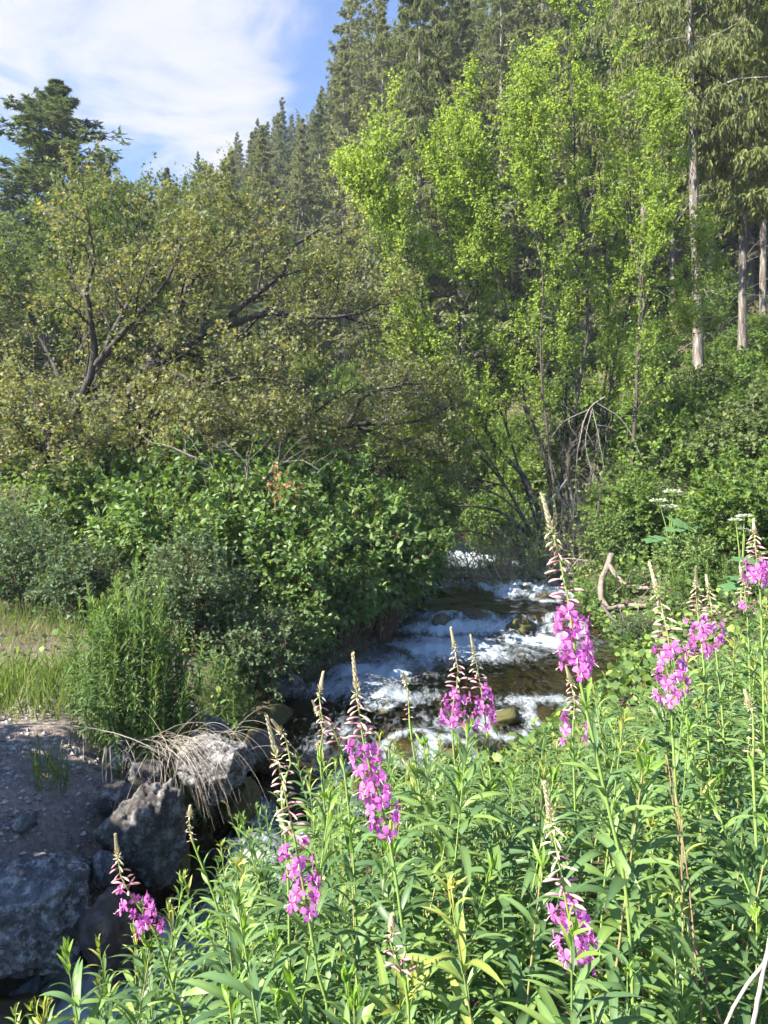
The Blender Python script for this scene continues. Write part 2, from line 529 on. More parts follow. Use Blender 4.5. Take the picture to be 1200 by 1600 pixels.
def ground_h(x, y):
    x = np.asarray(x, float); y = np.asarray(y, float)
    x, y = np.broadcast_arrays(x, y)
    xl, xr, zs = s_left(y), s_right(y), s_z(y)
    zl = np.interp(y, [-10, 0, 3.5, 5, 6, 8, 10, 12, 16, 20, 30, 45], [-2.2, -2.1, -2.05, -1.92, -1.85, -1.68, -1.6, -1.35, -1.0, -.6, .6, 4])
    zr = np.interp(y, [-10, 0, 2, 4, 6, 9, 12, 16, 20, 25, 30, 45], [-1.7, -1.68, -1.75, -1.92, -2.0, -1.95, -1.65, -1.15, -.7, .2, 1.2, 5])
    el = np.maximum(xl - x, 0)
    er = np.maximum(x - xr, 0)
    bl = np.interp(y, [3, 8, 12], [.28, .45, .6])
    br = np.interp(y, [0, 5, 9, 14], [1.3, 1.3, .8, .6])
    zL = zs + (zl - zs) * (1 - np.exp(-(el / bl) ** 1.3)) + .05 * np.maximum(el - .5, 0) + .10 * np.maximum(el - 9, 0)
    sl = np.interp(y, [5, 12, 20], [.04, .22, .34])
    zR = zs + (zr - zs) * (1 - np.exp(-(er / br) ** 1.3)) + sl * np.maximum(er - .5, 0)
    half = np.maximum((xr - xl) / 2, .1)
    tt = np.clip(np.abs(x - (xl + xr) / 2) / half, 0, 1)
    zB = zs - .26 * (1 - tt ** 3) - .02
    z = np.where(el > 0, zL, np.where(er > 0, zR, zB))
    hill = .60 * (y - 33) + np.where(x > 0, .45, .26) * x
    hill = np.minimum(hill, 75 + .1 * hill)
    k = 1.6
    z2 = k * np.logaddexp(np.clip(z / k, -60, 60), np.clip(hill / k, -60, 60))
    w = sstep(20, 30, y + np.maximum(x - 4, 0) * 1.0)
    z = z * (1 - w) + z2 * w
    offs = np.where((el > 0) | (er > 0), 1.0, .25)
    z = z + offs * (.05 * fbm(xyz(x * .9, y * .9), 3, 5) + .018 * fbm(xyz(x * 5, y * 5), 3, 9)) * np.minimum(1, .3 + (el + er))
    z = z + .5 * fbm(xyz(x * .11, y * .11), 3, 21) * sstep(22, 45, y)
    return z


def axis(lo, hi, c, fine, grow):
    a = [c]
    s = fine
    while a[-1] < hi:
        a.append(a[-1] + s)
        if a[-1] > c + 5:
            s *= grow
    b = [c]
    s = fine
    while b[-1] > lo:
        b.append(b[-1] - s)
        if b[-1] < c - 4:
            s *= grow
    return np.array(b[:0:-1] + a)


def ground_mat():
    m, nt, out = new_mat('ground_soil')
    N, L = nt.nodes, nt.links
    tc = N.new('ShaderNodeTexCoord')
    n1 = N.new('ShaderNodeTexNoise'); n1.inputs['Scale'].default_value = .9; n1.inputs['Detail'].default_value = 7
    L.new(tc.outputs['Object'], n1.inputs['Vector'])
    n2 = N.new('ShaderNodeTexNoise'); n2.inputs['Scale'].default_value = 22; n2.inputs['Detail'].default_value = 8; n2.inputs['Roughness'].default_value = .75
    L.new(tc.outputs['Object'], n2.inputs['Vector'])
    r1 = ramp(nt, [(.35, (.12, .098, .086)), (.5, (.215, .182, .165)), (.68, (.33, .29, .265))])
    L.new(n2.outputs['Fac'], r1.inputs[0])
    r2 = ramp(nt, [(.35, (.7, .68, .66)), (.65, (1.15, 1.1, 1.05))])
    L.new(n1.outputs['Fac'], r2.inputs[0])
    mu = N.new('ShaderNodeMix'); mu.data_type = 'RGBA'; mu.blend_type = 'MULTIPLY'; mu.inputs['Factor'].default_value = 1
    L.new(r1.outputs[0], mu.inputs['A']); L.new(r2.outputs[0], mu.inputs['B'])
    at = N.new('ShaderNodeAttribute'); at.attribute_name = 'wet'
    mw = N.new('ShaderNodeMix'); mw.data_type = 'RGBA'
    L.new(at.outputs['Fac'], mw.inputs['Factor'])
    L.new(mu.outputs['Result'], mw.inputs['A'])
    rb = ramp(nt, [(.3, (.02, .018, .01)), (.5, (.055, .045, .02)), (.7, (.11, .085, .045))])
    v = N.new('ShaderNodeTexVoronoi'); v.inputs['Scale'].default_value = 5
    L.new(tc.outputs['Object'], v.inputs['Vector'])
    L.new(n2.outputs['Fac'], rb.inputs[0])
    L.new(rb.outputs[0], mw.inputs['B'])
    af = N.new('ShaderNodeAttribute'); af.attribute_name = 'forest'      # leaf litter and humus away from the gravel bank
    rf = ramp(nt, [(.35, (.035, .028, .018)), (.5, (.065, .052, .034)), (.68, (.12, .098, .065))])
    L.new(n2.outputs['Fac'], rf.inputs[0])
    mf = N.new('ShaderNodeMix'); mf.data_type = 'RGBA'
    L.new(af.outputs['Fac'], mf.inputs['Factor']); L.new(mw.outputs['Result'], mf.inputs['A']); L.new(rf.outputs[0], mf.inputs['B'])
    p = N.new('ShaderNodeBsdfPrincipled'); p.inputs['Roughness'].default_value = .9; p.inputs['Specular IOR Level'].default_value = .2
    L.new(mf.outputs['Result'], p.inputs['Base Color'])
    bp = N.new('ShaderNodeBump'); bp.inputs['Strength'].default_value = .8; bp.inputs['Distance'].default_value = .02
    L.new(n2.outputs['Fac'], bp.inputs['Height'])
    L.new(bp.outputs[0], p.inputs['Normal'])
    L.new(p.outputs[0], out.inputs['Surface'])
    return m


def build_ground():
    gx = axis(-170, 170, 0.0, .11, 1.075)
    gy = axis(-12, 190, 5.0, .11, 1.055)
    X, Y = np.meshgrid(gx, gy)
    Z = ground_h(X, Y)
    wet = ((X > s_left(Y) - .12) & (X < s_right(Y) + .12)).astype(float)
    idx = np.arange(X.size).reshape(X.shape)
    q = np.stack([idx[:-1, :-1], idx[:-1, 1:], idx[1:, 1:], idx[1:, :-1]], -1).reshape(-1, 4)
    me = mesh('ground', np.stack([X, Y, Z], -1).reshape(-1, 3), [q], ground_mat(), True, {'wet': wet.ravel(), 'forest': (np.maximum(sstep(7.2, 9.5, Y), sstep(-1.0, 0.2, X - s_right(Y))) * (1 - wet)).ravel()})
    tag(obj('ground', me), 'brown soil and gravel ground of the wooded creek valley', 'ground', kind='structure')


build_ground()


def foam_value(x, y, u):
    """white water: where the creek drops or is broken by stones (u = -1 left bank .. 1 right bank)"""
    f = np.zeros_like(x)

    def blob(cx, cy, rx, ry, a, ang=0.0):
        c, s = math.cos(ang), math.sin(ang)
        dx, dy = x - cx, y - cy
        q = ((dx * c + dy * s) / rx) ** 2 + ((-dx * s + dy * c) / ry) ** 2
        return a * np.exp(-q)
    parts = [
        blob(1.1, 11.35, 1.6, .70, 1.55), blob(2.3, 11.7, 1.0, .32, 1.15), blob(.25, 10.8, .6, .9, 1.1), blob(-.1, 10.0, .8, .6, 1.0, .5),
        blob(-.55, 9.2, .65, .45, .8), blob(.1, 8.9, .8, .35, .6), blob(2.1, 8.6, .9, .3, .55), blob(1.3, 12.4, 1.4, .25, .95),
        blob(-.6, 7.4, .5, 1.0, .45), blob(-.75, 6.2, .5, .6, .75), blob(-.9, 5.5, .4, .6, .7), blob(-1.65, 4.35, .6, .45, 1.4), blob(-1.2, 4.6, .35, .6, .8),
        blob(.9, 7.9, .8, .5, .45), blob(-1.9, 3.6, .6, .5, .9), blob(1.0, 12.9, .5, .4, .55),
    ]
    for p in parts:
        f = np.maximum(f, p)
    up = sstep(13.4, 15.5, y) * (.46 + .75 * fbm(xyz(x * 1.5, y * 1.0), 3, 55) + .14 * np.sin(y * 2.4 + u * 2.3 + 2 * vnoise(xyz(x, y * .5), 8))) + sstep(19, 25, y) * .25
    f = np.maximum(f, up)
    return f * np.clip(.95 + .7 * fbm(xyz(x * 2.2 + .6 * y, y * .8), 3, 66), .15, 1.4)


def water_mat():
    m, nt, out = new_mat('creek_water')
    N, L = nt.nodes, nt.links
    at = N.new('ShaderNodeAttribute'); at.attribute_name = 'foam'
    tc = N.new('ShaderNodeTexCoord')
    n = N.new('ShaderNodeTexNoise'); n.inputs['Scale'].default_value = 9; n.inputs['Detail'].default_value = 7; n.inputs['Distortion'].default_value = .8
    mp = N.new('ShaderNodeMapping'); mp.inputs['Scale'].default_value = (1, .55, 1)
    L.new(tc.outputs['Object'], mp.inputs[0]); L.new(mp.outputs[0], n.inputs['Vector'])
    bp = N.new('ShaderNodeBump'); bp.inputs['Strength'].default_value = .55; bp.inputs['Distance'].default_value = .05
    L.new(n.outputs['Fac'], bp.inputs['Height'])
    fr = N.new('ShaderNodeFresnel'); fr.inputs['IOR'].default_value = 1.33
    L.new(bp.outputs[0], fr.inputs['Normal'])
    tr = N.new('ShaderNodeBsdfTransparent'); tr.inputs['Color'].default_value = (.62, .60, .46, 1)
    gl = N.new('ShaderNodeBsdfGlossy'); gl.inputs['Roughness'].default_value = .06
    gl.inputs['Color'].default_value = (.95, .97, 1, 1)
    L.new(bp.outputs[0], gl.inputs['Normal'])
    w = N.new('ShaderNodeMixShader')
    L.new(fr.outputs[0], w.inputs[0]); L.new(tr.outputs[0], w.inputs[1]); L.new(gl.outputs[0], w.inputs[2])
    # foam breaks up into threads along the current
    n2 = N.new('ShaderNodeTexNoise'); n2.inputs['Scale'].default_value = 12; n2.inputs['Detail'].default_value = 7; n2.inputs['Roughness'].default_value = .6; n2.inputs['Distortion'].default_value = 1.0
    mp2 = N.new('ShaderNodeMapping'); mp2.inputs['Scale'].default_value = (1.3, .5, .8)
    L.new(tc.outputs['Object'], mp2.inputs[0]); L.new(mp2.outputs[0], n2.inputs['Vector'])
    sc = N.new('ShaderNodeMath'); sc.operation = 'MULTIPLY_ADD'; sc.inputs[1].default_value = 1.35; sc.inputs[2].default_value = -.77
    L.new(n2.outputs['Fac'], sc.inputs[0])
    ad = N.new('ShaderNodeMath'); ad.operation = 'ADD'
    L.new(at.outputs['Fac'], ad.inputs[0]); L.new(sc.outputs[0], ad.inputs[1])
    mr = N.new('ShaderNodeMapRange'); mr.interpolation_type = 'SMOOTHSTEP'
    mr.inputs['From Min'].default_value = .02; mr.inputs['From Max'].default_value = 1.05
    L.new(ad.outputs[0], mr.inputs['Value'])
    fo = N.new('ShaderNodeBsdfPrincipled')
    fo.inputs['Base Color'].default_value = (.46, .52, .58, 1); fo.inputs['Roughness'].default_value = .45
    bp2 = N.new('ShaderNodeBump'); bp2.inputs['Strength'].default_value = .35; bp2.inputs['Distance'].default_value = .06
    L.new(n2.outputs['Fac'], bp2.inputs['Height']); L.new(bp2.outputs[0], fo.inputs['Normal'])
    mx = N.new('ShaderNodeMixShader')
    L.new(mr.outputs[0], mx.inputs[0]); L.new(w.outputs[0], mx.inputs[1]); L.new(fo.outputs[0], mx.inputs[2])
    L.new(mx.outputs[0], out.inputs['Surface'])
    return m


STONES_IN_WATER = []     # (x, y, radius): filled before the water is built


def water_h(X, Y, U):
    Z = s_z(Y)
    F = foam_value(X, Y, U)
    amp = .012 + .05 * np.clip(F, 0, 1) + .02 * sstep(13, 16, Y)
    Z = Z + amp * fbm(xyz(X * 4.2, Y * 2.4), 4, 31) + .5 * amp * fbm(xyz(X * 13, Y * 8), 3, 41)
    # standing waves on the riffle
    Z = Z + .03 * sstep(13.2, 15, Y) * np.sin(Y * 4.2 + 1.4 * fbm(xyz(X * 1.3, Y * .5), 2, 3) * 5)
    for (x, y, r) in STONES_IN_WATER:
        d2 = ((X - x) / (r * 1.25)) ** 2 + ((Y - y - .3 * r) / (r * 1.5)) ** 2
        Z = Z + .10 * r / .3 * np.exp(-d2)
    return Z, F


def build_water():
    ys = np.concatenate([np.arange(1.5, 8, .05), np.arange(8, 16, .06), np.arange(16, 38, .10)])
    us = np.linspace(-1.06, 1.06, 78)
    Y, U = np.meshgrid(ys, us, indexing='ij')
    xl, xr = s_left(Y), s_right(Y)
    X = (xl + xr) / 2 + U * (xr - xl) / 2
    Z, F = water_h(X, Y, U)
    for (x, y, r) in STONES_IN_WATER:
        ring = np.exp(-((np.hypot(X - x, (Y - y + r * .5) * .8) / r - 1.0) / .35) ** 2)
        F = np.maximum(F, .62 * ring)
    idx = np.arange(X.size).reshape(X.shape)
    q = np.stack([idx[:-1, :-1], idx[:-1, 1:], idx[1:, 1:], idx[1:, :-1]], -1).reshape(-1, 4)
    me = mesh('stream_water', np.stack([X, Y, Z], -1).reshape(-1, 3), [q], water_mat(), True, {'foam': F.ravel()})
    tag(obj('stream_water', me), 'clear creek tumbling over stones in white rapids', 'stream', kind='structure')


def build_far_hill():
    xs = np.linspace(-190, 40, 90); ys = np.linspace(140, 215, 40)
    X, Y = np.meshgrid(xs, ys)
    ridge = 84 * np.exp(-((X + 41) / 62) ** 2) + 13 * fbm(xyz(X / 30, Y / 30), 4, 61)
    Z = ridge * sstep(132, 172, Y) - 6
    idx = np.arange(X.size).reshape(X.shape)
    q = np.stack([idx[:-1, :-1], idx[:-1, 1:], idx[1:, 1:], idx[1:, :-1]], -1).reshape(-1, 4)
    m = noise_mat('forested_slope', [(.35, (.035, .055, .03)), (.5, (.065, .09, .045)), (.65, (.14, .14, .09))], .35, bump=1.0, bdist=2.0)
    me = mesh('far_hill', np.stack([X, Y, Z], -1).reshape(-1, 3), [q], m, True)
    tag(obj('far_hill', me), 'distant forested mountain slope fading into blue haze', 'hill', kind='structure')


build_far_hill()
# ------------------------------------------------------------------ rocks


def rock_mat(name, stops, moss, moss_amt, rough=.8, pale=.0):
    m, nt, out = new_mat(name)
    N, L = nt.nodes, nt.links
    tc = N.new('ShaderNodeTexCoord')
    n = N.new('ShaderNodeTexNoise'); n.inputs['Scale'].default_value = 4.5; n.inputs['Detail'].default_value = 12; n.inputs['Roughness'].default_value = .78; n.inputs['Distortion'].default_value = .5
    oi = N.new('ShaderNodeObjectInfo')
    va = N.new('ShaderNodeVectorMath'); va.operation = 'ADD'
    L.new(tc.outputs['Object'], va.inputs[0])
    ms = N.new('ShaderNodeMath'); ms.operation = 'MULTIPLY'; ms.inputs[1].default_value = 37.0
    L.new(oi.outputs['Random'], ms.inputs[0]); L.new(ms.outputs[0], va.inputs[1])
    L.new(va.outputs[0], n.inputs['Vector'])
    r = ramp(nt, stops)
    L.new(n.outputs['Fac'], r.inputs[0])
    # lichen and mineral speckle
    n2 = N.new('ShaderNodeTexNoise'); n2.inputs['Scale'].default_value = 11; n2.inputs['Detail'].default_value = 9; n2.inputs['Roughness'].default_value = .8
    L.new(va.outputs[0], n2.inputs['Vector'])
    r2 = ramp(nt, [(.50, (0, 0, 0)), (.60, (1, 1, 1))])
    L.new(n2.outputs['Fac'], r2.inputs[0])
    pf = N.new('ShaderNodeMath'); pf.operation = 'MULTIPLY'; pf.inputs[1].default_value = pale
    L.new(r2.outputs[0], pf.inputs[0])
    mp = N.new('ShaderNodeMix'); mp.data_type = 'RGBA'
    L.new(pf.outputs[0], mp.inputs['Factor']); L.new(r.outputs[0], mp.inputs['A'])
    mp.inputs['B'].default_value = (.50, .49, .47, 1)
    # moss grows in patches low on the stone
    sep = N.new('ShaderNodeSeparateXYZ'); L.new(tc.outputs['Object'], sep.inputs[0])
    n3 = N.new('ShaderNodeTexNoise'); n3.inputs['Scale'].default_value = 3.2; n3.inputs['Detail'].default_value = 8
    L.new(va.outputs[0], n3.inputs['Vector'])
    ma = N.new('ShaderNodeMath'); ma.operation = 'MULTIPLY_ADD'; ma.inputs[1].default_value = -.55
    L.new(sep.outputs['Z'], ma.inputs[0]); L.new(n3.outputs['Fac'], ma.inputs[2])
    mr = N.new('ShaderNodeMapRange'); mr.inputs['From Min'].default_value = 1 - moss_amt; mr.inputs['From Max'].default_value = 1.08 - moss_amt
    L.new(ma.outputs[0], mr.inputs['Value'])
    mo = ramp(nt, [(.3, tuple(c * .45 for c in moss)), (.7, moss)])
    L.new(n2.outputs['Fac'], mo.inputs[0])
    mm = N.new('ShaderNodeMix'); mm.data_type = 'RGBA'
    L.new(mr.outputs[0], mm.inputs['Factor']); L.new(mp.outputs['Result'], mm.inputs['A']); L.new(mo.outputs[0], mm.inputs['B'])
    p = N.new('ShaderNodeBsdfPrincipled'); p.inputs['Roughness'].default_value = rough; p.inputs['Specular IOR Level'].default_value = .4
    L.new(mm.outputs['Result'], p.inputs['Base Color'])
    bp = N.new('ShaderNodeBump'); bp.inputs['Strength'].default_value = .9; bp.inputs['Distance'].default_value = .05
    n4 = N.new('ShaderNodeTexNoise'); n4.inputs['Scale'].default_value = 6; n4.inputs['Detail'].default_value = 12; n4.inputs['Roughness'].default_value = .72
    L.new(va.outputs[0], n4.inputs['Vector'])
    L.new(n4.outputs['Fac'], bp.inputs['Height']); L.new(bp.outputs[0], p.inputs['Normal'])
    L.new(p.outputs[0], out.inputs['Surface'])
    return m


G0 = [(.35, (.03, .028, .03)), (.5, (.085, .081, .082)), (.64, (.19, .185, .185))]
G1 = [(.35, (.02, .017, .016)), (.5, (.06, .052, .048)), (.66, (.14, .125, .115))]
G2 = [(.33, (.022, .014, .012)), (.5, (.06, .038, .032)), (.66, (.11, .075, .065))]
G3 = [(.3, (.035, .028, .016)), (.5, (.08, .062, .034)), (.7, (.14, .11, .06))]
MAT['rock_grey'] = rock_mat('rock_grey', G0, (.10, .10, .02), .16, pale=.75)
MAT['rock_dark'] = rock_mat('rock_dark', G1, (.11, .095, .02), .36, pale=.35)
MAT['rock_red'] = rock_mat('rock_red', G2, (.09, .08, .02), .12, rough=.28, pale=.15)
MAT['rock_moss'] = rock_mat('rock_moss', G3, (.095, .09, .022), .66, rough=.7)
MAT['rock_wet'] = rock_mat('rock_wet', G3, (.08, .085, .02), .35, rough=.3, pale=.1)


def rock_mesh(seed, sub=4, cuts=20, rough=.085):
    rs = RS(seed)
    bm = bmesh.new()
    bmesh.ops.create_icosphere(bm, subdivisions=sub, radius=1.0)
    V = np.array([v.co[:] for v in bm.verts])
    F = np.array([[v.index for v in f.verts] for f in bm.faces])
    bm.free()
    D = unit(V)
    n = unit(rs.normal(0, 1, (cuts, 3)))
    o = rs.uniform(.62, .95, cuts)
    dots = D @ n.T
    with np.errstate(divide='ignore'):
        rr = np.where(dots > .05, o[None] / np.maximum(dots, .05), 9)
    r = np.minimum(rr.min(1), 1.15)
    ridged = 1 - np.abs(fbm(D * 2.6 + seed, 4, seed + 3)) * 1.6
    r = r * (1 + rough * fbm(D * 1.7 + seed, 3, seed) + rough * .55 * ridged + rough * .7 * fbm(D * 7 + seed, 4, seed + 5, .6) + .02 * fbm(D * 24, 4, seed + 9, .7))
    return D * r[:, None], F


def rock(name, px, py, d, size, seed, mat, label, rz=0.0, sub=4, in_water=False, z=None, cat='rock', group=None):
    c = PX(px, py, d)
    if z is not None:
        c[2] = z
    V, F = rock_mesh(seed, sub)
    V = V * np.asarray(size)
    me = mesh(name, V, [F], MAT[mat], True)
    o = obj(name, me, None, tuple(c), (0, 0, rz))
    tag(o, label, cat, group)
    if in_water:
        STONES_IN_WATER.append((c[0], c[1], max(size[0], size[1])))
    return o


rock('boulder', 40, 1432, 4.35, (.52, .46, .37), 3, 'rock_grey', 'large grey lichen-streaked boulder beside the small waterfall', .5, sub=6)
rock('boulder', 232, 1300, 4.95, (.28, .28, .33), 12, 'rock_dark', 'dark angular boulder below the drooping dry grass', 1.2, sub=6)
rock('boulder', 338, 1196, 5.75, (.34, .30, .29), 23, 'rock_grey', 'bluish grey boulder with mossy foot at the creek edge', .3, sub=6)
rock('boulder', 182, 1472, 4.25, (.22, .26, .30), 31, 'rock_red', 'wet reddish brown boulder in the small waterfall', .2, in_water=True)
rock('rock', 193, 1172, 5.8, (.15, .13, .12), 44, 'rock_grey', 'small blocky grey rock under the tall leafy clump', .8)
rock('rock', 226, 1206, 5.6, (.19, .15, .11), 52, 'rock_dark', 'flat-topped brown rock between two grey rocks', .1)
rock('rock', 180, 1250, 5.3, (.15, .17, .15), 66, 'rock_dark', 'dark rock wedged at the rim of the gravel bank', 1.9)
rock('rock', 40, 1283, 4.9, (.10, .07, .06), 71, 'rock_grey', 'small flat blue-grey stone lying on the gravel', .4)
rock('rock', 166, 1352, 4.6, (.09, .10, .13), 78, 'rock_grey', 'narrow grey stone standing beside the largest boulder', .4)
rock('rock', 335, 1142, 6.3, (.16, .14, .14), 81, 'rock_grey', 'rounded grey rock above the mossy-footed boulder', .4)
rock('rock', 448, 1078, 9.0, (.34, .28, .22), 85, 'rock_dark', 'brown mossy rock under the overhanging shrub', .4)
rock('rock', 420, 1118, 8.2, (.30, .30, .22), 91, 'rock_moss', 'moss-stained brown rock at the left water edge', .9)
rock('rock', 405, 1178, 7.0, (.26, .30, .24), 97, 'rock_wet', 'dark wet brown rock beside the narrow chute', .2)
rock('rock', 372, 1248, 6.1, (.25, .26, .22), 99, 'rock_moss', 'green mossy rock below the bluish boulder', 1.4)
rock('rock', 262, 1342, 5.15, (.20, .2, .26), 93, 'rock_moss', 'mossy foot stone below the dark angular boulder', 2.4)
rock('rock', 8, 1595, 4.0, (.22, .2, .14), 105, 'rock_moss', 'dark mossy rock at the foot of the waterfall', .2)
rock('rock', 812, 985, 12.4, (.33, .30, .30), 113, 'rock_moss', 'round moss-covered rock splitting the rapids', .2, in_water=True)
rock('rock', 788, 1126, 8.0, (.24, .2, .12), 118, 'rock_moss', 'low golden mossy rock among the rapids', .6, in_water=True)
rock('rock', 604, 1108, 8.7, (.13, .12, .10), 124, 'rock_grey', 'small pale stone in the foaming water', .6, in_water=True)
rock('rock', 585, 1090, 9.2, (.24, .2, .13), 127, 'rock_wet', 'dark rounded stone under a curl of white water', .6, in_water=True)
rock('rock', 745, 968, 12.75, (.30, .24, .22), 131, 'rock_wet', 'dark wet ledge stone in the middle of the cascade', .1, in_water=True)
rock('rock', 690, 972, 12.6, (.24, .2, .16), 133, 'rock_wet', 'dark stone at the shrub side of the cascade lip', .1, in_water=True)
rock('rock', 880, 975, 12.6, (.3, .24, .14), 135, 'rock_wet', 'low brown stone at the driftwood side of the cascade', .7, in_water=True)
RIFFLE = ['wet stone at the shrub edge of the upper riffle', 'largest dark stone in the middle of the upper riffle', 'wet stone upstream of the round mossy rock', 'small stone where the creek narrows',
          'farthest stone at the shrub side of the creek bend', 'dark stone near the birch foot in the upper riffle', 'broad stone at the creek bend', 'low stone between the driftwood and the upper riffle']
for i, (px, py, d, s) in enumerate([(720, 912, 17, .26), (772, 905, 18, .3), (815, 925, 15.6, .24), (745, 880, 21.5, .26), (712, 868, 24, .22), (790, 890, 20, .26), (735, 862, 26, .3), (850, 935, 14.6, .22)]):
    rock('rock', px, py, d, (s * 1.2, s, s * .7), 140 + i, 'rock_wet', RIFFLE[i], i * .7, 3, True, z=float(s_z(d)) - .05, group='stones in the upstream riffle')
BEHIND = ['wet creek stone behind the dense magenta fireweed spike', 'mossy creek stone behind the budding fireweed spikes', 'wet creek stone in the chute behind the pink-budded spike', 'mossy creek stone behind the twin fireweed spikes',
          'wet creek stone in the chute left of the pink-budded spike', 'mossy creek stone behind the stem of the tallest spike', 'wet creek stone in the chute behind the leftmost leafy stems']
for i, (px, py, d, s) in enumerate([(640, 1150, 7.4, .2), (560, 1200, 6.7, .18), (500, 1330, 5.6, .2), (700, 1180, 7.2, .22), (450, 1400, 5.0, .22), (860, 1130, 8.3, .22), (395, 1470, 4.6, .2)]):
    rock('rock', px, py, d, (s * 1.3, s, s * .55), 160 + i, 'rock_moss' if i % 2 else 'rock_wet', BEHIND[i], i * .9, 3, True, z=float(s_z(d)) - .03, group='creek stones behind the fireweed')

build_water()


def build_gravel():
    rs = RS(77)
    n = 16000
    x = rs.uniform(-4.6, -1.2, n); y = rs.uniform(3.6, 7.2, n) ** 1.0
    keep = (x < s_left(y) - .10) & (x > -.62 * y - .3) & (fbm(xyz(x * 1.2, y * 1.2), 2, 4) > -.6 + .9 * rs.random(n) * .6)
    x, y = x[keep], y[keep]
    n = len(x)
    s = .006 + .022 * rs.random(n) ** 3.2
    z = ground_h(x, y) + s * .15
    base = np.array([[1, 0, 0], [-1, 0, 0], [0, 1, 0], [0, -1, 0], [0, 0, .7], [0, 0, -.7]], float)
    bf = np.array([[0, 2, 4], [2, 1, 4], [1, 3, 4], [3, 0, 4], [2, 0, 5], [1, 2, 5], [3, 1, 5], [0, 3, 5]])
    a = rs.uniform(0, 6.28, n)
    j = rs.uniform(.65, 1.35, (n, 6, 3))
    V = base[None] * j * s[:, None, None]
    c, sn = np.cos(a)[:, None], np.sin(a)[:, None]
    V = np.stack([V[..., 0] * c - V[..., 1] * sn, V[..., 0] * sn + V[..., 1] * c, V[..., 2]], -1) + xyz(x, y, z)[:, None, :]
    F = (bf[None] + (np.arange(n) * 6)[:, None, None]).reshape(-1, 3)
    m, nt, out = new_mat('gravel_stone')
    at = nt.nodes.new('ShaderNodeAttribute'); at.attribute_name = 'tint'
    r = ramp(nt, [(0, (.14, .115, .105)), (.5, (.29, .25, .235)), (.9, (.43, .39, .37)), (1, (.55, .52, .50))])
    nt.links.new(at.outputs['Fac'], r.inputs[0])
    p = nt.nodes.new('ShaderNodeBsdfPrincipled'); p.inputs['Roughness'].default_value = .85
    nt.links.new(r.outputs[0], p.inputs['Base Color']); nt.links.new(p.outputs[0], out.inputs['Surface'])
    me = mesh('gravel', V.reshape(-1, 3), [F], m, False, {'tint': np.repeat(rs.random(n), 6)})
    tag(obj('gravel', me), 'loose grey brown gravel on the creek bank', 'gravel', kind='stuff')


build_gravel()
# ------------------------------------------------------------------ trees


def crown_dirs(rs, tang, droop=0.25, mixt=0.5, rnd=0.8):
    return unit(tang * mixt + rs.normal(0, rnd, tang.shape) + np.array([0, 0, -droop]))


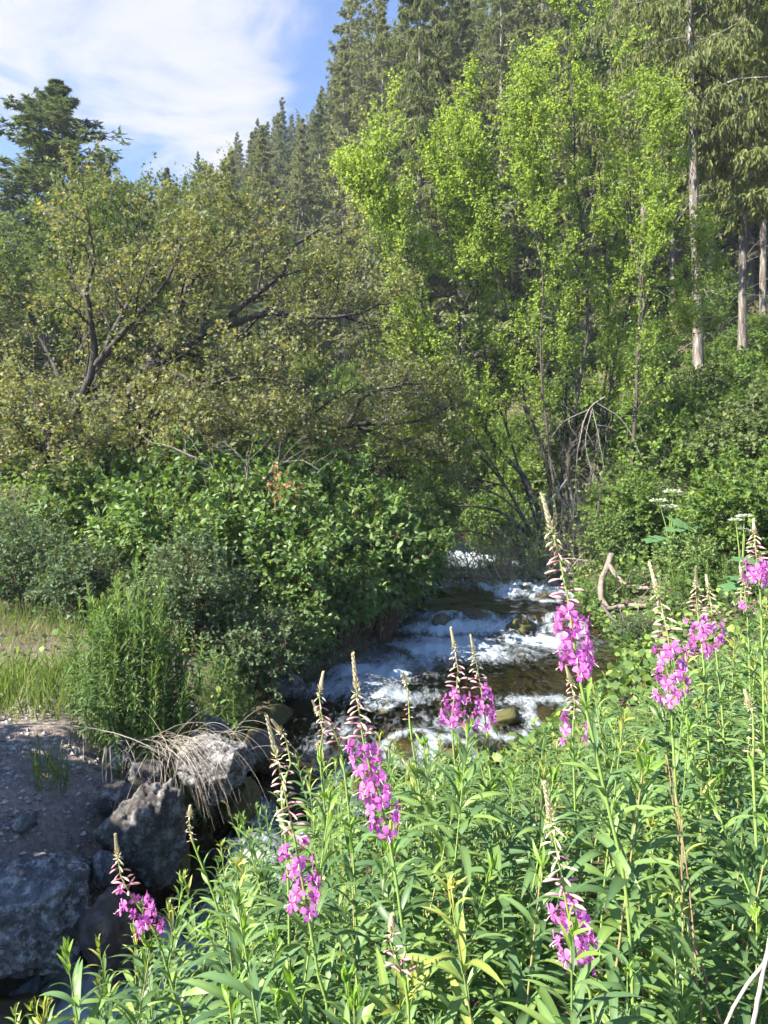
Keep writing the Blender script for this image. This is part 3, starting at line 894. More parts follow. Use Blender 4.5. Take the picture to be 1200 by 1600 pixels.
def conifer_parts(seed, H, rbase, width, nb, ntw, nbl, blade, crown_base, droop=-.08, mat='fir_needle', sub=0, tropz=-.03, irregular=.25, bare=14, wid=1.0, up0=10, hang=.3):
    """trunk mesh, crown mesh (origin at the trunk's foot)"""
    rs = RS(seed)
    n = 12
    tp = np.zeros((1, n, 3))
    tp[0, :, 2] = np.linspace(-.6, H, n)
    tp[0, 2:, :2] += np.cumsum(rs.normal(0, .018 * H / n, (n - 2, 2)), 0)
    tr = rbase * (1 - np.linspace(0, 1, n) ** 1.15) + .012
    tr[0] *= 1.35
    V, q = tube_arrays(tp, tr[None], 9)
    trunk = Geo(); trunk.add(V, q)
    # bare dead branches below the crown
    if bare:
        bz = rs.uniform(.05 * H, max(crown_base, .08) * H, bare)
        a = rs.uniform(0, 6.28, bare)
        L = rs.uniform(.06, .22, bare) * width
        st = np.stack([np.interp(bz, tp[0, :, 2], tp[0, :, 0]), np.interp(bz, tp[0, :, 2], tp[0, :, 1]), bz], 1)
        B = [st]
        d = np.stack([np.cos(a), np.sin(a), rs.normal(-.1, .25, bare)], 1)
        for k in range(3):
            d = unit(d + rs.normal(0, .15, d.shape) + np.array([0, 0, -.1]))
            B.append(B[-1] + d * (L / 3)[:, None] * 2.2)
        B = np.stack(B, 1)
        V, q = tube_arrays(B, np.full((bare, 4), .02) * np.linspace(1, .3, 4)[None], 4)
        trunk.add(V, q)
    # live branches
    t = (np.arange(nb) + rs.random(nb)) / nb
    z = H * (crown_base + (1 - crown_base) * t)
    prof = (1 - t) ** .95 * (1 - np.clip(.35 - t, 0, 1) * .5) + .012
    lump = 1 + irregular * rs.normal(0, 1, nb)
    L = width * prof * np.clip(lump, .35, 1.6)
    a = np.arange(nb) * 2.399 + rs.normal(0, .35, nb)
    el = np.radians(up0 + 35 * t ** 2 + rs.normal(0, 8, nb))
    st = np.stack([np.interp(z, tp[0, :, 2], tp[0, :, 0]), np.interp(z, tp[0, :, 2], tp[0, :, 1]), z], 1)
    d = np.stack([np.cos(a) * np.cos(el), np.sin(a) * np.cos(el), np.sin(el)], 1)
    B = [st]
    for k in range(6):
        d = unit(d + rs.normal(0, .07, d.shape) + np.array([0, 0, droop if k < 4 else -droop * .6]))
        B.append(B[-1] + d * (L / 6)[:, None])
    B = np.stack(B, 1)
    BR = np.maximum(rbase * .16 * (L / width), .012)[:, None] * np.linspace(1, .25, 7)[None]
    V, q = tube_arrays(B, BR, 4)
    trunk.add(V, q)
    crown = Geo()
    # twigs scale with their branch
    C, CR = spawn(rs, B, BR, ntw, .12, 1.0, .6, 58, 14, 3, .10, (0, 0, tropz), .5, .005, flat=True)
    sc = np.repeat(np.clip(L * .30, .07, width * .3), ntw)
    C = C[:, :1] + (C - C[:, :1]) * sc[:, None, None]
    tw = C
    if sub:
        D, DR = spawn(rs, C, CR, sub, .15, 1.0, .5, 50, 16, 3, .12, (0, 0, tropz * 2.2), .5, .004, flat=True)
        sc2 = np.repeat(sc * .42, sub)
        D = D[:, :1] + (D - D[:, :1]) * sc2[:, None, None]
        tw = np.concatenate([C, D])
    V, q = tube_arrays(C[::2, ::3], np.full((len(C[::2]), 2), .007), 3)
    trunk.add(V, q)
    p, tg = anchors(rs, tw, nbl, .02)
    th = np.repeat(rs.random(len(tw)), nbl)
    yd = unit(tg * 1.0 + rs.normal(0, .45, tg.shape) + np.array([0, 0, -hang]))
    hz = np.clip(p[:, 2] / H, 0, 1)
    scatter(rs, crown, p, yd, blade * (1.12 - .62 * hz ** 2.5) * rs.uniform(.6, 1.35, len(p)), 'needle', upw=.9, jit=.6, tint=np.clip(.65 * th + .35 * rs.random(len(p)), 0, 1), wid=wid)
    # leader tip
    k = 26
    pt = np.stack([np.full(k, tp[0, -1, 0]), np.full(k, tp[0, -1, 1]), H - rs.random(k) * H * .05], 1)
    scatter(rs, crown, pt, unit(rs.normal(0, .5, (k, 3)) + np.array([0, 0, .9])), blade * .5, 'needle', wid=wid)
    return trunk.mesh('trunk', MAT['conifer_bark']), crown.mesh('crown', MAT[mat])


CON = [
    conifer_parts(201, 20, .24, 4.3, 100, 15, 15, .34, .06, mat='fir_needle', wid=1.5, irregular=.35),
    conifer_parts(202, 22, .25, 4.0, 104, 15, 15, .34, .08, mat='fir_needle', irregular=.45, wid=1.5),
    conifer_parts(203, 19, .22, 3.6, 110, 14, 15, .30, .04, mat='spruce_needle', up0=-2, droop=-.03, wid=1.5),
    conifer_parts(204, 24, .27, 4.4, 100, 16, 14, .36, .14, mat='fir_needle', irregular=.5, wid=1.5),
]


def conifer(var, x, y, H, rz, label, name='fir_tree', group=None, zoff=0.0, lean=(0, 0), wide=1.0):
    h0 = [20, 22, 19, 24][var]
    s = H / h0
    t = thing(name, label, 'tree', (x, y, float(ground_h(x, y)) + zoff), rz, s, group)
    t.scale = (s * wide, s * wide, s)
    t.rotation_euler = (lean[0], lean[1], rz)
    obj('trunk', CON[var][0], t)
    obj('crown', CON[var][1], t)
    return t


SKYX = [-200, 200, 260, 310, 345, 375, 400, 440, 480, 505, 540, 575, 600, 1400]
SKYY = [330, 330, 290, 245, 240, 205, 190, 160, 175, 120, 40, -120, -400, -400]
MID = 'dark green conifer in the forest covering the far slope'


def build_forest():
    rs = RS(5)
    pts = []
    # named skyline trees
    named = [
        (490, 172, 92, 0, 'conifer on the skyline directly left of the tall slope trees'),
        (440, 152, 96, 1, 'tallest spire-topped conifer on the middle of the skyline'),
        (402, 186, 98, 2, 'broad conifer second from the gap on the skyline'),
        (370, 207, 104, 0, 'slim conifer beside the notch of the far mountain'),
        (310, 238, 84, 2, 'lone small conifer top standing against the cloud'),
        (522, 105, 74, 1, 'conifer stepping up the skyline below the blue sky'),
        (552, 30, 64, 3, 'tall conifer at the edge of the blue sky'),
    ]
    named += [
        (548, -70, 60, 1, 'tall conifer rising out of the top edge beside the blue sky'),
        (592, -90, 57, 3, 'second tall conifer cut off by the top edge'),
        (636, -60, 54, 0, 'dense conifer behind the arching birch crown at the top edge'),
        (676, -100, 60, 1, 'conifer closing the small sky gap above the birches'),
        (722, -80, 52, 2, 'spruce behind the kinked birch at the top edge'),
    ]
    for px, py, d, v, lab in named:
        x = (px - 600) / FPX * d
        zt = (800 - py) / FPX * d
        g = float(ground_h(x, d))
        H = float(np.clip(zt - g, 8, 34))
        conifer(v, x, d, H, rs.uniform(0, 6.28), lab, zoff=zt - g - H)
        pts.append((x, d))
    tries, n = 0, 0
    while tries < 12000 and n < 270:
        tries += 1
        y = 36 + 84 * rs.random() ** 1.2
        x = rs.uniform(-.62, .62) * y
        if y < 48 and x < 1:
            continue
        if min((math.hypot(x - a, y - b) for a, b in pts), default=9) < 2.1 + .008 * y:
            continue
        H = rs.uniform(16, 27)
        g = float(ground_h(x, y))
        px = 600 + x / y * FPX
        top = 800 - (g + H) / y * FPX
        lim = np.interp(px, SKYX, SKYY) + 14
        if top < lim:
            H = (800 - lim) / FPX * y - g
            if H < 9:
                continue
        pts.append((x, y))
        conifer(int(rs.choice([0, 1, 1, 2, 3])), x, y, H, rs.uniform(0, 6.28), MID, group='conifers of the far slope', wide=rs.uniform(.85, 1.1))
        n += 1


build_forest()

# big firs on the right: bare pale trunks below, hanging sprays above
BIG = [conifer_parts(301, 26, .25, 4.6, 110, 14, 11, .21, .32, mat='hanging_needle', sub=4, tropz=-.22, droop=-.10, irregular=.3, bare=26, wid=1.5, hang=.7),
       conifer_parts(302, 24, .22, 4.2, 110, 14, 11, .21, .24, mat='hanging_needle', sub=4, tropz=-.22, droop=-.12, irregular=.35, bare=22, wid=1.5, hang=.7)]


def big_fir(var, px, py, d, H, rz, label, lean=(0, 0), r=1.0):
    b = PX(px, py, d)
    t = thing('fir_tree', label, 'tree', b, rz)
    s = H / (26, 24)[var]
    t.scale = (s * r, s * r, s)
    t.rotation_euler = (lean[0], lean[1], rz)
    obj('trunk', BIG[var][0], t)
    obj('crown', BIG[var][1], t)


big_fir(0, 1094, 640, 24, 27, .4, 'stout pale-barked fir leaning left on the slope behind the birches', (0, math.radians(-2.6)), .7)
big_fir(1, 1160, 566, 28, 27, 1.9, 'straight brown-trunked fir with hanging sprays at the right', (0, 0), .62)
big_fir(1, 1108, 498, 36, 28, 3.0, 'slender pale fir trunk between the two stout right-hand firs', (0, 0), .7)
big_fir(0, 1004, 545, 34, 27, 2.2, 'pale fir trunk showing behind the thin right birch stems', (0, 0), .8)
big_fir(1, 1245, 610, 23, 24, 4.0, 'fir at the right edge reaching drooping boughs into view', (0, 0), 1.0)
big_fir(1, 1192, 545, 33, 27, .9, 'slim grey fir trunk close to the right edge of the forest', (0, 0), .65)
big_fir(0, 1052, 520, 38, 27, 5.2, 'slim pale fir trunk right behind the birch crown', (0, 0), .65)
big_fir(0, 780, 470, 44, 28, 1.0, 'grey-trunked fir far behind the leaning birch stem', (0, 0), .75)
big_fir(1, 655, 610, 36, 26, 5.0, 'grey-trunked fir standing past the bend of the creek', (0, 0), .7)

# conifer and leafy trees at the left
LEFTFIR = conifer_parts(310, 19, .22, 4.6, 150, 15, 10, .20, .1, mat='spruce_needle', sub=3, irregular=.35, wid=1.3)


def left_fir(px, d, H_top, rz, label, r=1.0):
    x = (px - 600) / FPX * d
    g = float(ground_h(x, d))
    H = (800 - H_top) / FPX * d - g
    t = thing('fir_tree', label, 'tree', (x, d, g), rz)
    t.scale = (r * H / 19, r * H / 19, H / 19)
    obj('trunk', LEFTFIR[0], t); obj('crown', LEFTFIR[1], t)


left_fir(82, 33, 128, .3, 'pointed dark fir rising above the leafy trees at the left', 2.4)
left_fir(158, 44, 235, 4.3, 'fir half hidden at the right shoulder of the pointed fir', 1.6)
left_fir(262, 56, 262, 2.9, 'fir showing between the leafy treetops below the cloud', 1.5)
left_fir(-60, 38, 190, 2.3, 'dark fir mostly past the left edge of the view', 1.6)
left_fir(205, 52, 300, 1.3, 'small fir behind the leafy treetops at the left', 1.4)


def leafy_tree(name, limbs, seeds, mats, label, base=None, cat='tree', leaf=.075, counts=(9, 6, 5, 9), lens=(1.9, .9, .45), templ='lobed', rad=.09, droop=.2, trop=(0, 0, .04), wander=.14,
               t0=.35, ang=(48, 50, 50), twigs=True, tint_hi=1.0, parent=None, group=None, bias=None, sides=7, dead=0, flatness=0.0):
    """limbs: list of world polylines (first point = where it leaves the ground or its parent limb), with start radius"""
    rs = RS(seeds)
    base = np.asarray(base if base is not None else limbs[0][0][0], float)
    wood, crown = Geo(), Geo()
    N = 14
    P = np.stack([resample(l[0], N) for l in limbs]) - base
    jit = rs.normal(0, .012, P.shape) * np.linspace(0, 1, N)[None, :, None] * np.linalg.norm(P[:, -1] - P[:, 0], axis=1)[:, None, None] * .5
    P = P + jit
    R = np.stack([l[1] * (np.linspace(1, .16, N)) for l in limbs])
    A, AR = spawn(rs, P, R, counts[0], t0, lens[0], .45, ang[0], 14, 6, wander, trop, .5, .008, out=bias)
    V, q = tube_arrays(A, AR, 4); wood.add(V, q)
    B, BR = spawn(rs, A, AR, counts[1], .15, lens[1], .4, ang[1], 14, 4, wander, trop, .55, .005)
    V, q = tube_arrays(B[:, ::2], BR[:, ::2], 3); wood.add(V, q)
    C, CR = spawn(rs, B, BR, counts[2], .1, lens[2], .3, ang[2], 16, 3, wander, trop, .6, .003)
    V, q = tube_arrays(C[::4, ::3], CR[::4, ::3], 3); wood.add(V, q)
    tw = C
    p, tg = anchors(rs, tw, counts[3], .0)
    p2, tg2 = anchors(rs, B, counts[3], .2)
    p = np.concatenate([p, p2]); tg = np.concatenate([tg, tg2])
    p = p + rs.normal(0, .02, p.shape)
    th = np.concatenate([np.repeat(rs.random(len(tw)), counts[3]), np.repeat(rs.random(len(B)), counts[3])])
    tint = np.clip(.45 * th + .55 * rs.random(len(p)), 0, 1) * tint_hi
    scatter(rs, crown, p, crown_dirs(rs, tg, droop), leaf * rs.uniform(.6, 1.3, len(p)), templ, upw=1.0, jit=.7, tint=tint)
    t = thing(name, label, cat, base, group=group)
    wm, cm = wood.mesh('twigs', MAT[mats[0]]), crown.mesh('crown', MAT[mats[1]])
    tr = None
    for i in range(len(P)):
        g = Geo()
        V, q = tube_arrays(P[i:i + 1], R[i:i + 1], sides)
        g.add(V, q)
        nm = 'trunk' if i == 0 else 'limb'
        o = obj(nm, g.mesh(nm, MAT[mats[0]]), t if i == 0 else tr)
        tr = tr or o
    obj('twigs', wm, t)
    obj('crown', cm, t)
    return t, wm, cm


def pl(d, *pts):
    """pixel polyline at distance d; a third value is an offset in depth"""
    return [PX(p[0], p[1], d + (p[2] if len(p) > 2 else 0)) for p in pts]


# --- the old maple on the left bank
D = 14.0
maple_limbs = [
    (pl(D, (150, 880), (165, 720), (190, 640), (230, 575), (280, 545), (335, 512), (400, 460), (445, 425), (452, 395), (500, 360, .3)), .16),
    (pl(D, (335, 512), (380, 500), (420, 488), (480, 496, -.2), (560, 490, -.3), (610, 470, -.3)), .085),
    (pl(D, (100, 880), (100, 720, -.2), (118, 640, -.4), (150, 570, -.6), (140, 480, -.8), (150, 400, -.8), (130, 330, -.6)), .13),
    (pl(D, (110, 860), (85, 720, .3), (60, 640, .5), (20, 560, .6), (-40, 480, .4), (-60, 400, .2)), .11),
    (pl(D, (160, 860), (180, 720, .6), (150, 600, 1.0), (200, 480, 1.5), (250, 400, 1.7), (260, 340, 1.8)), .12),
    (pl(D, (170, 860), (200, 700, -.6), (260, 620, -1.1), (330, 600, -1.5), (400, 590, -1.6), (450, 600, -1.5)), .09),
    (pl(D, (230, 575), (262, 520, .6), (300, 440, 1.0), (360, 380, 1.2), (370, 335, 1.2)), .09),
    (pl(D, (100, 780), (60, 690, -.9), (10, 640, -1.2), (-50, 620, -1.3)), .08),
    (pl(D, (150, 570, -.6), (210, 500, -1.2), (260, 440, -1.3), (280, 380, -1.2)), .07),
    (pl(D, (180, 720, .6), (230, 690, -1.4), (300, 680, -2.0), (370, 700, -2.2)), .05),
    (pl(D, (100, 780), (70, 730, -1.4), (90, 690, -2.0), (140, 680, -2.3)), .05),
    (pl(D, (230, 575), (290, 590, -1.4), (340, 640, -2.0), (390, 660, -2.1)), .05),
]
leafy_tree('maple_tree', maple_limbs, 401, ('maple_bark', 'maple_leaf'), 'gnarled multi-stemmed maple with olive foliage on the left bank', base=PX(140, 880, D),
           leaf=.078, counts=(10, 7, 5, 8), lens=(1.5, .85, .45), t0=.30, trop=(0, 0, .03))

# --- low maple arching over the creek
D = 15.5
arch_limbs = [
    (pl(D, (400, 860), (420, 740), (470, 690), (530, 668), (600, 660), (660, 655), (700, 640)), .12),
    (pl(D, (545, 664), (560, 630), (590, 610), (640, 600), (690, 600)), .06),
    (pl(D, (560, 668), (620, 690), (660, 725), (690, 740)), .05),
    (pl(D, (380, 860), (370, 720, -.5), (340, 650, -1.0), (330, 590, -1.2)), .08),
    (pl(D, (400, 860), (440, 700, -.7), (500, 640, -1.0), (560, 600, -1.0)), .08),
    (pl(D, (390, 860), (400, 700, .5), (420, 600, .8), (470, 540, 1.0), (500, 500, 1)), .08),
    (pl(D, (410, 860), (470, 745, -1.1), (550, 700, -1.5), (620, 700, -1.6)), .06),
]
leafy_tree('maple_tree', arch_limbs, 402, ('maple_bark', 'maple_leaf'), 'low maple arching its branches out over the creek', base=PX(400, 860, D),
           leaf=.075, counts=(9, 6, 5, 8), lens=(1.3, .75, .42), t0=.25, trop=(0, 0, .02))

# --- leafy trees behind the maple
D = 20.0
back_limbs = [
    (pl(D, (120, 840), (110, 680), (130, 550), (120, 440), (110, 370), (125, 310)), .14),
    (pl(D, (115, 640), (60, 520, .5), (20, 450, .8), (0, 390, .8)), .09),
    (pl(D, (120, 560), (180, 450, -.5), (220, 390, -.8), (200, 320, -.8)), .09),
    (pl(D, (130, 700), (220, 560, .6), (280, 460, .8), (290, 390, .6)), .09),
]
leafy_tree('broadleaf_tree', back_limbs, 403, ('maple_bark', 'shade_leaf'), 'tall leafy tree in front of the pointed fir at the left', base=PX(120, 840, D),
           leaf=.10, counts=(16, 8, 5, 8), lens=(2.2, 1.1, .55), t0=.34)
D = 24.0
back2 = [
    (pl(D, (270, 830), (275, 600), (290, 480), (300, 390), (285, 315)), .13),
    (pl(D, (280, 560), (330, 450, .4), (350, 380, .5), (380, 350, .4)), .08),
    (pl(D, (278, 600), (220, 480), (200, 430), (215, 370)), .08),
    (pl(D, (285, 620), (400, 500), (470, 440), (520, 420)), .08),
]
leafy_tree('broadleaf_tree', back2, 404, ('maple_bark', 'shade_leaf'), 'open-crowned leafy tree whose sprigs stand against the sky gap', base=PX(270, 830, D),
           leaf=.10, counts=(12, 7, 5, 7), lens=(2.0, 1.1, .6), t0=.4)

# --- water birches: a clump of thin stems on the right bank
D = 17.5
BIRCH = [
    ('long birch stem arching left over the creek', [
        (pl(D, (845, 850), (832, 765), (765, 685), (720, 600), (665, 500), (638, 400), (605, 280), (590, 190)), .105),
        (pl(D, (718, 592), (716, 480, .2), (697, 350, .3), (690, 230, .4)), .06),
        (pl(D, (640, 410), (590, 330, -.3), (570, 270, -.4)), .035)]),
    ('dark birch stem with a kink behind the arching one', [
        (pl(D + .6, (862, 850), (855, 720), (822, 640), (806, 520), (792, 400), (768, 270), (750, 150)), .09),
        (pl(D + .6, (806, 520), (770, 420, -.3), (740, 330, -.5), (725, 250, -.5)), .04)]),
    ('upright birch stem in the middle of the clump', [
        (pl(D + .2, (885, 855), (890, 700), (912, 560), (918, 450), (905, 300), (890, 150), (875, 10)), .09),
        (pl(D + .2, (918, 450), (860, 330, -.5), (835, 220, -.7), (830, 120, -.7)), .045)]),
    ('right-hand birch stem rising straight with a grey sheen', [
        (pl(D - .2, (950, 860), (985, 740), (994, 600), (998, 450), (985, 320), (965, 190), (950, 60)), .09),
        (pl(D - .2, (996, 520), (1030, 400, -.3), (1040, 300, -.3), (1035, 180, -.3)), .045)]),
    ('slim birch stem at the back of the clump', [
        (pl(D + 1.4, (870, 850), (880, 700), (885, 560), (850, 380), (835, 240), (830, 110)), .07)]),
    ('thin birch stem leaning towards the fir trunks', [
        (pl(D + .8, (930, 855), (945, 700), (960, 560), (1000, 400), (1025, 270), (1030, 150)), .06),
        (pl(D + .8, (955, 600), (1040, 520), (1080, 450), (1090, 380)), .035)]),
    ('slender birch stem between the arching and the kinked one', [
        (pl(D + 1.0, (850, 850), (800, 700), (760, 560), (735, 420), (715, 290), (700, 190)), .06)]),
    ('slender birch stem rising left of the middle one', [
        (pl(D - .5, (880, 855), (860, 720), (845, 580), (850, 450), (835, 330), (815, 220)), .055)]),
    ('slender birch stem between the middle and the right-hand one', [
        (pl(D + .9, (915, 855), (930, 720), (945, 580), (950, 440), (940, 300), (925, 120)), .06)]),
    ('low leafy birch stem at the creek side of the clump', [
        (pl(D - .6, (840, 850), (780, 740), (700, 620), (640, 500), (610, 420), (600, 350)), .05)]),
    ('short birch stem spreading left beneath the arching one', [
        (pl(D - .4, (838, 850), (790, 760), (735, 690), (690, 600), (660, 560), (620, 520)), .06),
        (pl(D - .4, (790, 760), (720, 740), (680, 700), (650, 690)), .035)]),
]
for i, (lab, limbs) in enumerate(BIRCH):
    limbs = [(l[0], l[1] * .68) for l in limbs]
    leafy_tree('birch_tree', limbs, 420 + i, ('birch_bark', 'birch_leaf'), lab, leaf=.066, counts=(19, 7, 4, 10), lens=(1.2, .7, .4), templ='round', t0=.26, ang=(34, 38, 48), trop=(0, 0, .09),
               droop=.35, wander=.1, group='birch stems of the creekside clump')
# ------------------------------------------------------------------ shrubs


def shrub_meshes(seed, Rr, H, nst, counts, leaf, templ, wood_mat, leaf_m, lens=(.6, .35), droop=.25, big=0, jit=.5, t0=.25, spread=.75):
    """returns wood mesh, foliage mesh, list of (matrix) for separate outer leaves"""
    rs = RS(seed)
    a = np.arange(nst) * 2.399 + rs.normal(0, .3, nst)
    rr = np.sqrt((np.arange(nst) + .5) / nst)
    st = np.stack([np.cos(a) * rr * Rr * .25, np.sin(a) * rr * Rr * .25, np.full(nst, -.15)], 1)
    end = np.stack([np.cos(a) * rr * Rr * spread, np.sin(a) * rr * Rr * spread, H * np.sqrt(np.clip(1.05 - rr ** 2 * .75, .08, 1)) * rs.uniform(.8, 1.05, nst)], 1)
    mid = st * .4 + end * .6 + np.stack([-np.cos(a) * .06 * Rr, -np.sin(a) * .06 * Rr, np.full(nst, .22 * H)], 1) * .6
    P = np.stack([resample(np.stack([s, m, e]), 8) for s, m, e in zip(st, mid, end)])
    R = np.linspace(.016, .005, 8)[None].repeat(nst, 0) * (H / 2) ** .5
    wood = Geo()
    V, q = tube_arrays(P, R, 5); wood.add(V, q)
    A, AR = spawn(rs, P, R, counts[0], t0, lens[0], .35, 50, 14, 4, .14, (0, 0, .03), .6, .003)
    V, q = tube_arrays(A, AR, 3); wood.add(V, q)
    B, BR = spawn(rs, A, AR, counts[1], .1, lens[1], .3, 50, 16, 3, .14, (0, 0, .02), .6, .0025)
    V, q = tube_arrays(B[:, ::3], BR[:, ::3], 3); wood.add(V, q)
    tw = B
    p, tg = anchors(rs, tw, counts[2], .0)
    p2, tg2 = anchors(rs, A, counts[2], .2)
    p = np.concatenate([p, p2]); tg = np.concatenate([tg, tg2])
    out = unit(p * np.array([1, 1, .6]) - np.array([0, 0, H * .25]))
    yd = unit(tg * .35 + out * .55 + rs.normal(0, .6, p.shape) + np.array([0, 0, -droop]))
    up = unit(np.array([0, 0, 1.0]) + out * .5)
    th = np.repeat(rs.random(len(tw) + len(A)), counts[2])
    tint = np.clip(.4 * th + .6 * rs.random(len(p)), 0, 1)
    size = leaf * rs.uniform(.6, 1.3, len(p))
    fol = Geo()
    sel = np.zeros(len(p), bool)
    if big:
        score = (p * unit(np.array([.25, -.8, .5]))).sum(1) + rs.normal(0, .12, len(p))
        sel[np.argsort(-score)[:big * 3]] = True
        kill = np.flatnonzero(sel)[rs.random(sel.sum()) > 1 / 3]
        sel[kill] = False
    rest = ~sel
    N = rest.sum()
    tv, tf = TEMPL[templ]
    z = up[rest] + rs.normal(0, jit, (N, 3))
    y = yd[rest]
    z = unit(z - (z * y).sum(-1, keepdims=True) * y)
    x = np.cross(y, z)
    V = p[rest][:, None] + size[rest][:, None, None] * (tv[None, :, 0:1] * x[:, None] + tv[None, :, 1:2] * y[:, None] + tv[None, :, 2:3] * z[:, None])
    F = (tf[None] + (np.arange(N) * len(tv))[:, None, None]).reshape(-1, 3)
    fol.add(V.reshape(-1, 3), F, 0, np.repeat(tint[rest], len(tv)))
    mats_ = []
    for i in np.flatnonzero(sel):
        y = yd[i]
        z = up[i] + rs.normal(0, jit * .6, 3)
        z = z - z.dot(y) * y; z /= np.linalg.norm(z)
        x = np.cross(y, z)
        m = np.eye(4)
        m[:3, 0], m[:3, 1], m[:3, 2] = x * size[i] * 1.1, y * size[i] * 1.1, z * size[i] * 1.1
        m[:3, 3] = p[i]
        mats_.append(Matrix(m.tolist()))
    return wood.mesh('stems', MAT[wood_mat]), fol.mesh('foliage', MAT[leaf_m]), mats_


LEAF_OVAL = {}


def single_leaf(mat):
    if mat not in LEAF_OVAL:
        g = Geo()
        tv, tf = TEMPL['oval']
        g.add(tv, tf, 0, .6)
        LEAF_OVAL[mat] = g.mesh('leaf', MAT[mat])
    return LEAF_OVAL[mat]


def shrub(name, data, x, y, label, rz=0.0, s=1.0, sz=None, group=None, cat='shrub', leafmat=None, z=None, tilt=(0, 0)):
    t = thing(name, label, cat, (x, y, float(ground_h(x, y)) if z is None else z), rz, 1.0, group)
    t.scale = (s, s, sz or s)
    t.rotation_euler = (tilt[0], tilt[1], rz)
    obj('stems', data[0], t)
    obj('foliage', data[1], t)
    if leafmat:
        for m in data[2]:
            o = bpy.data.objects.new('leaf', single_leaf(leafmat))
            COL.objects.link(o)
            o.parent = t
            o.matrix_local = m
    return t


DOG = [shrub_meshes(501, 1.5, 2.3, 34, (9, 4, 7), .115, 'oval', 'red_twig', 'dogwood_leaf', big=70),
       shrub_meshes(502, 1.4, 2.0, 30, (9, 4, 7), .105, 'oval', 'red_twig', 'dogwood_leaf', big=70),
       shrub_meshes(503, 1.2, 1.7, 26, (9, 4, 7), .10, 'oval', 'red_twig', 'dogwood_leaf', big=70)]
dogs = [
    (0, -.25, 11.8, 'dogwood shrub hanging over the white pool of the creek', .3, 1.0),
    (2, -1.2, 10.1, 'dogwood shrub with leaves trailing to the water by the brown rocks', 1.7, 1.0),
    (1, -1.9, 11.0, 'dogwood shrub in the middle of the left-bank thicket', 2.9, 1.05),
    (0, -3.3, 11.8, 'broad dogwood shrub below the gnarled maple', 4.1, 1.0),
    (1, -1.0, 13.2, 'tall dogwood shrub below the low arching maple', 5.3, 1.1),
    (2, .35, 14.6, 'dark shaded dogwood shrub where the creek narrows', 5.9, .95),
    (1, -4.9, 12.4, 'dogwood shrub at the maple trunks on the far left', .9, 1.0),
    (2, -3.0, 10.0, 'low dogwood shrub behind the tall leafy clump', 2.2, 1.0),
    (0, -2.4, 13.8, 'high dogwood shrub behind the thicket in the maple shade', 3.6, 1.1),
    (2, -.65, 10.7, 'small dogwood shrub dipping its leaves into the creek above the brown rocks', 4.6, .72),
    (2, .05, 12.5, 'small dogwood shrub trailing over the cascade lip', .7, .66),
    (2, .55, 13.7, 'small dark dogwood shrub just upstream of the cascade', 2.0, .62),
    (2, -1.25, 9.4, 'small dogwood shrub filling the bank above the brown rocks', 5.5, .6),
    (2, .8, 17.5, 'small shrub leaning over the upstream riffle', 3.3, 1.0),
]
for v, x, y, lab, rz, s in dogs:
    shrub('dogwood_shrub', DOG[v], x, y, lab, rz, s, group='dogwood thicket on the left bank', leafmat='dogwood_leaf' if y < 13 else None)

ROSE = [shrub_meshes(511, 1.0, 1.3, 26, (9, 5, 8), .05, 'diamond', 'red_twig', 'rose_leaf', lens=(.4, .22)),
        shrub_meshes(512, .8, 1.0, 22, (9, 5, 8), .048, 'diamond', 'red_twig', 'rose_leaf', lens=(.35, .2))]
roses = [(0, -2.35, 8.6, 'pale fine-leaved rose shrub between the leafy clump and the dogwoods'), (1, -1.55, 8.4, 'small rose shrub with faded pink heads near the brown rocks'),
         (0, -4.9, 9.9, 'grey-green fine-leaved shrub at the left edge'), (0, -6.0, 11.0, 'grey-green shrub behind the dry grass at the far left'), (1, -3.9, 9.2, 'low grey-green shrub behind the dry grass')]
for i, (v, x, y, lab) in enumerate(roses):
    shrub('rose_shrub', ROSE[v], x, y, lab, i * 1.3, 1.0, group='fine-leaved shrubs on the left bank')

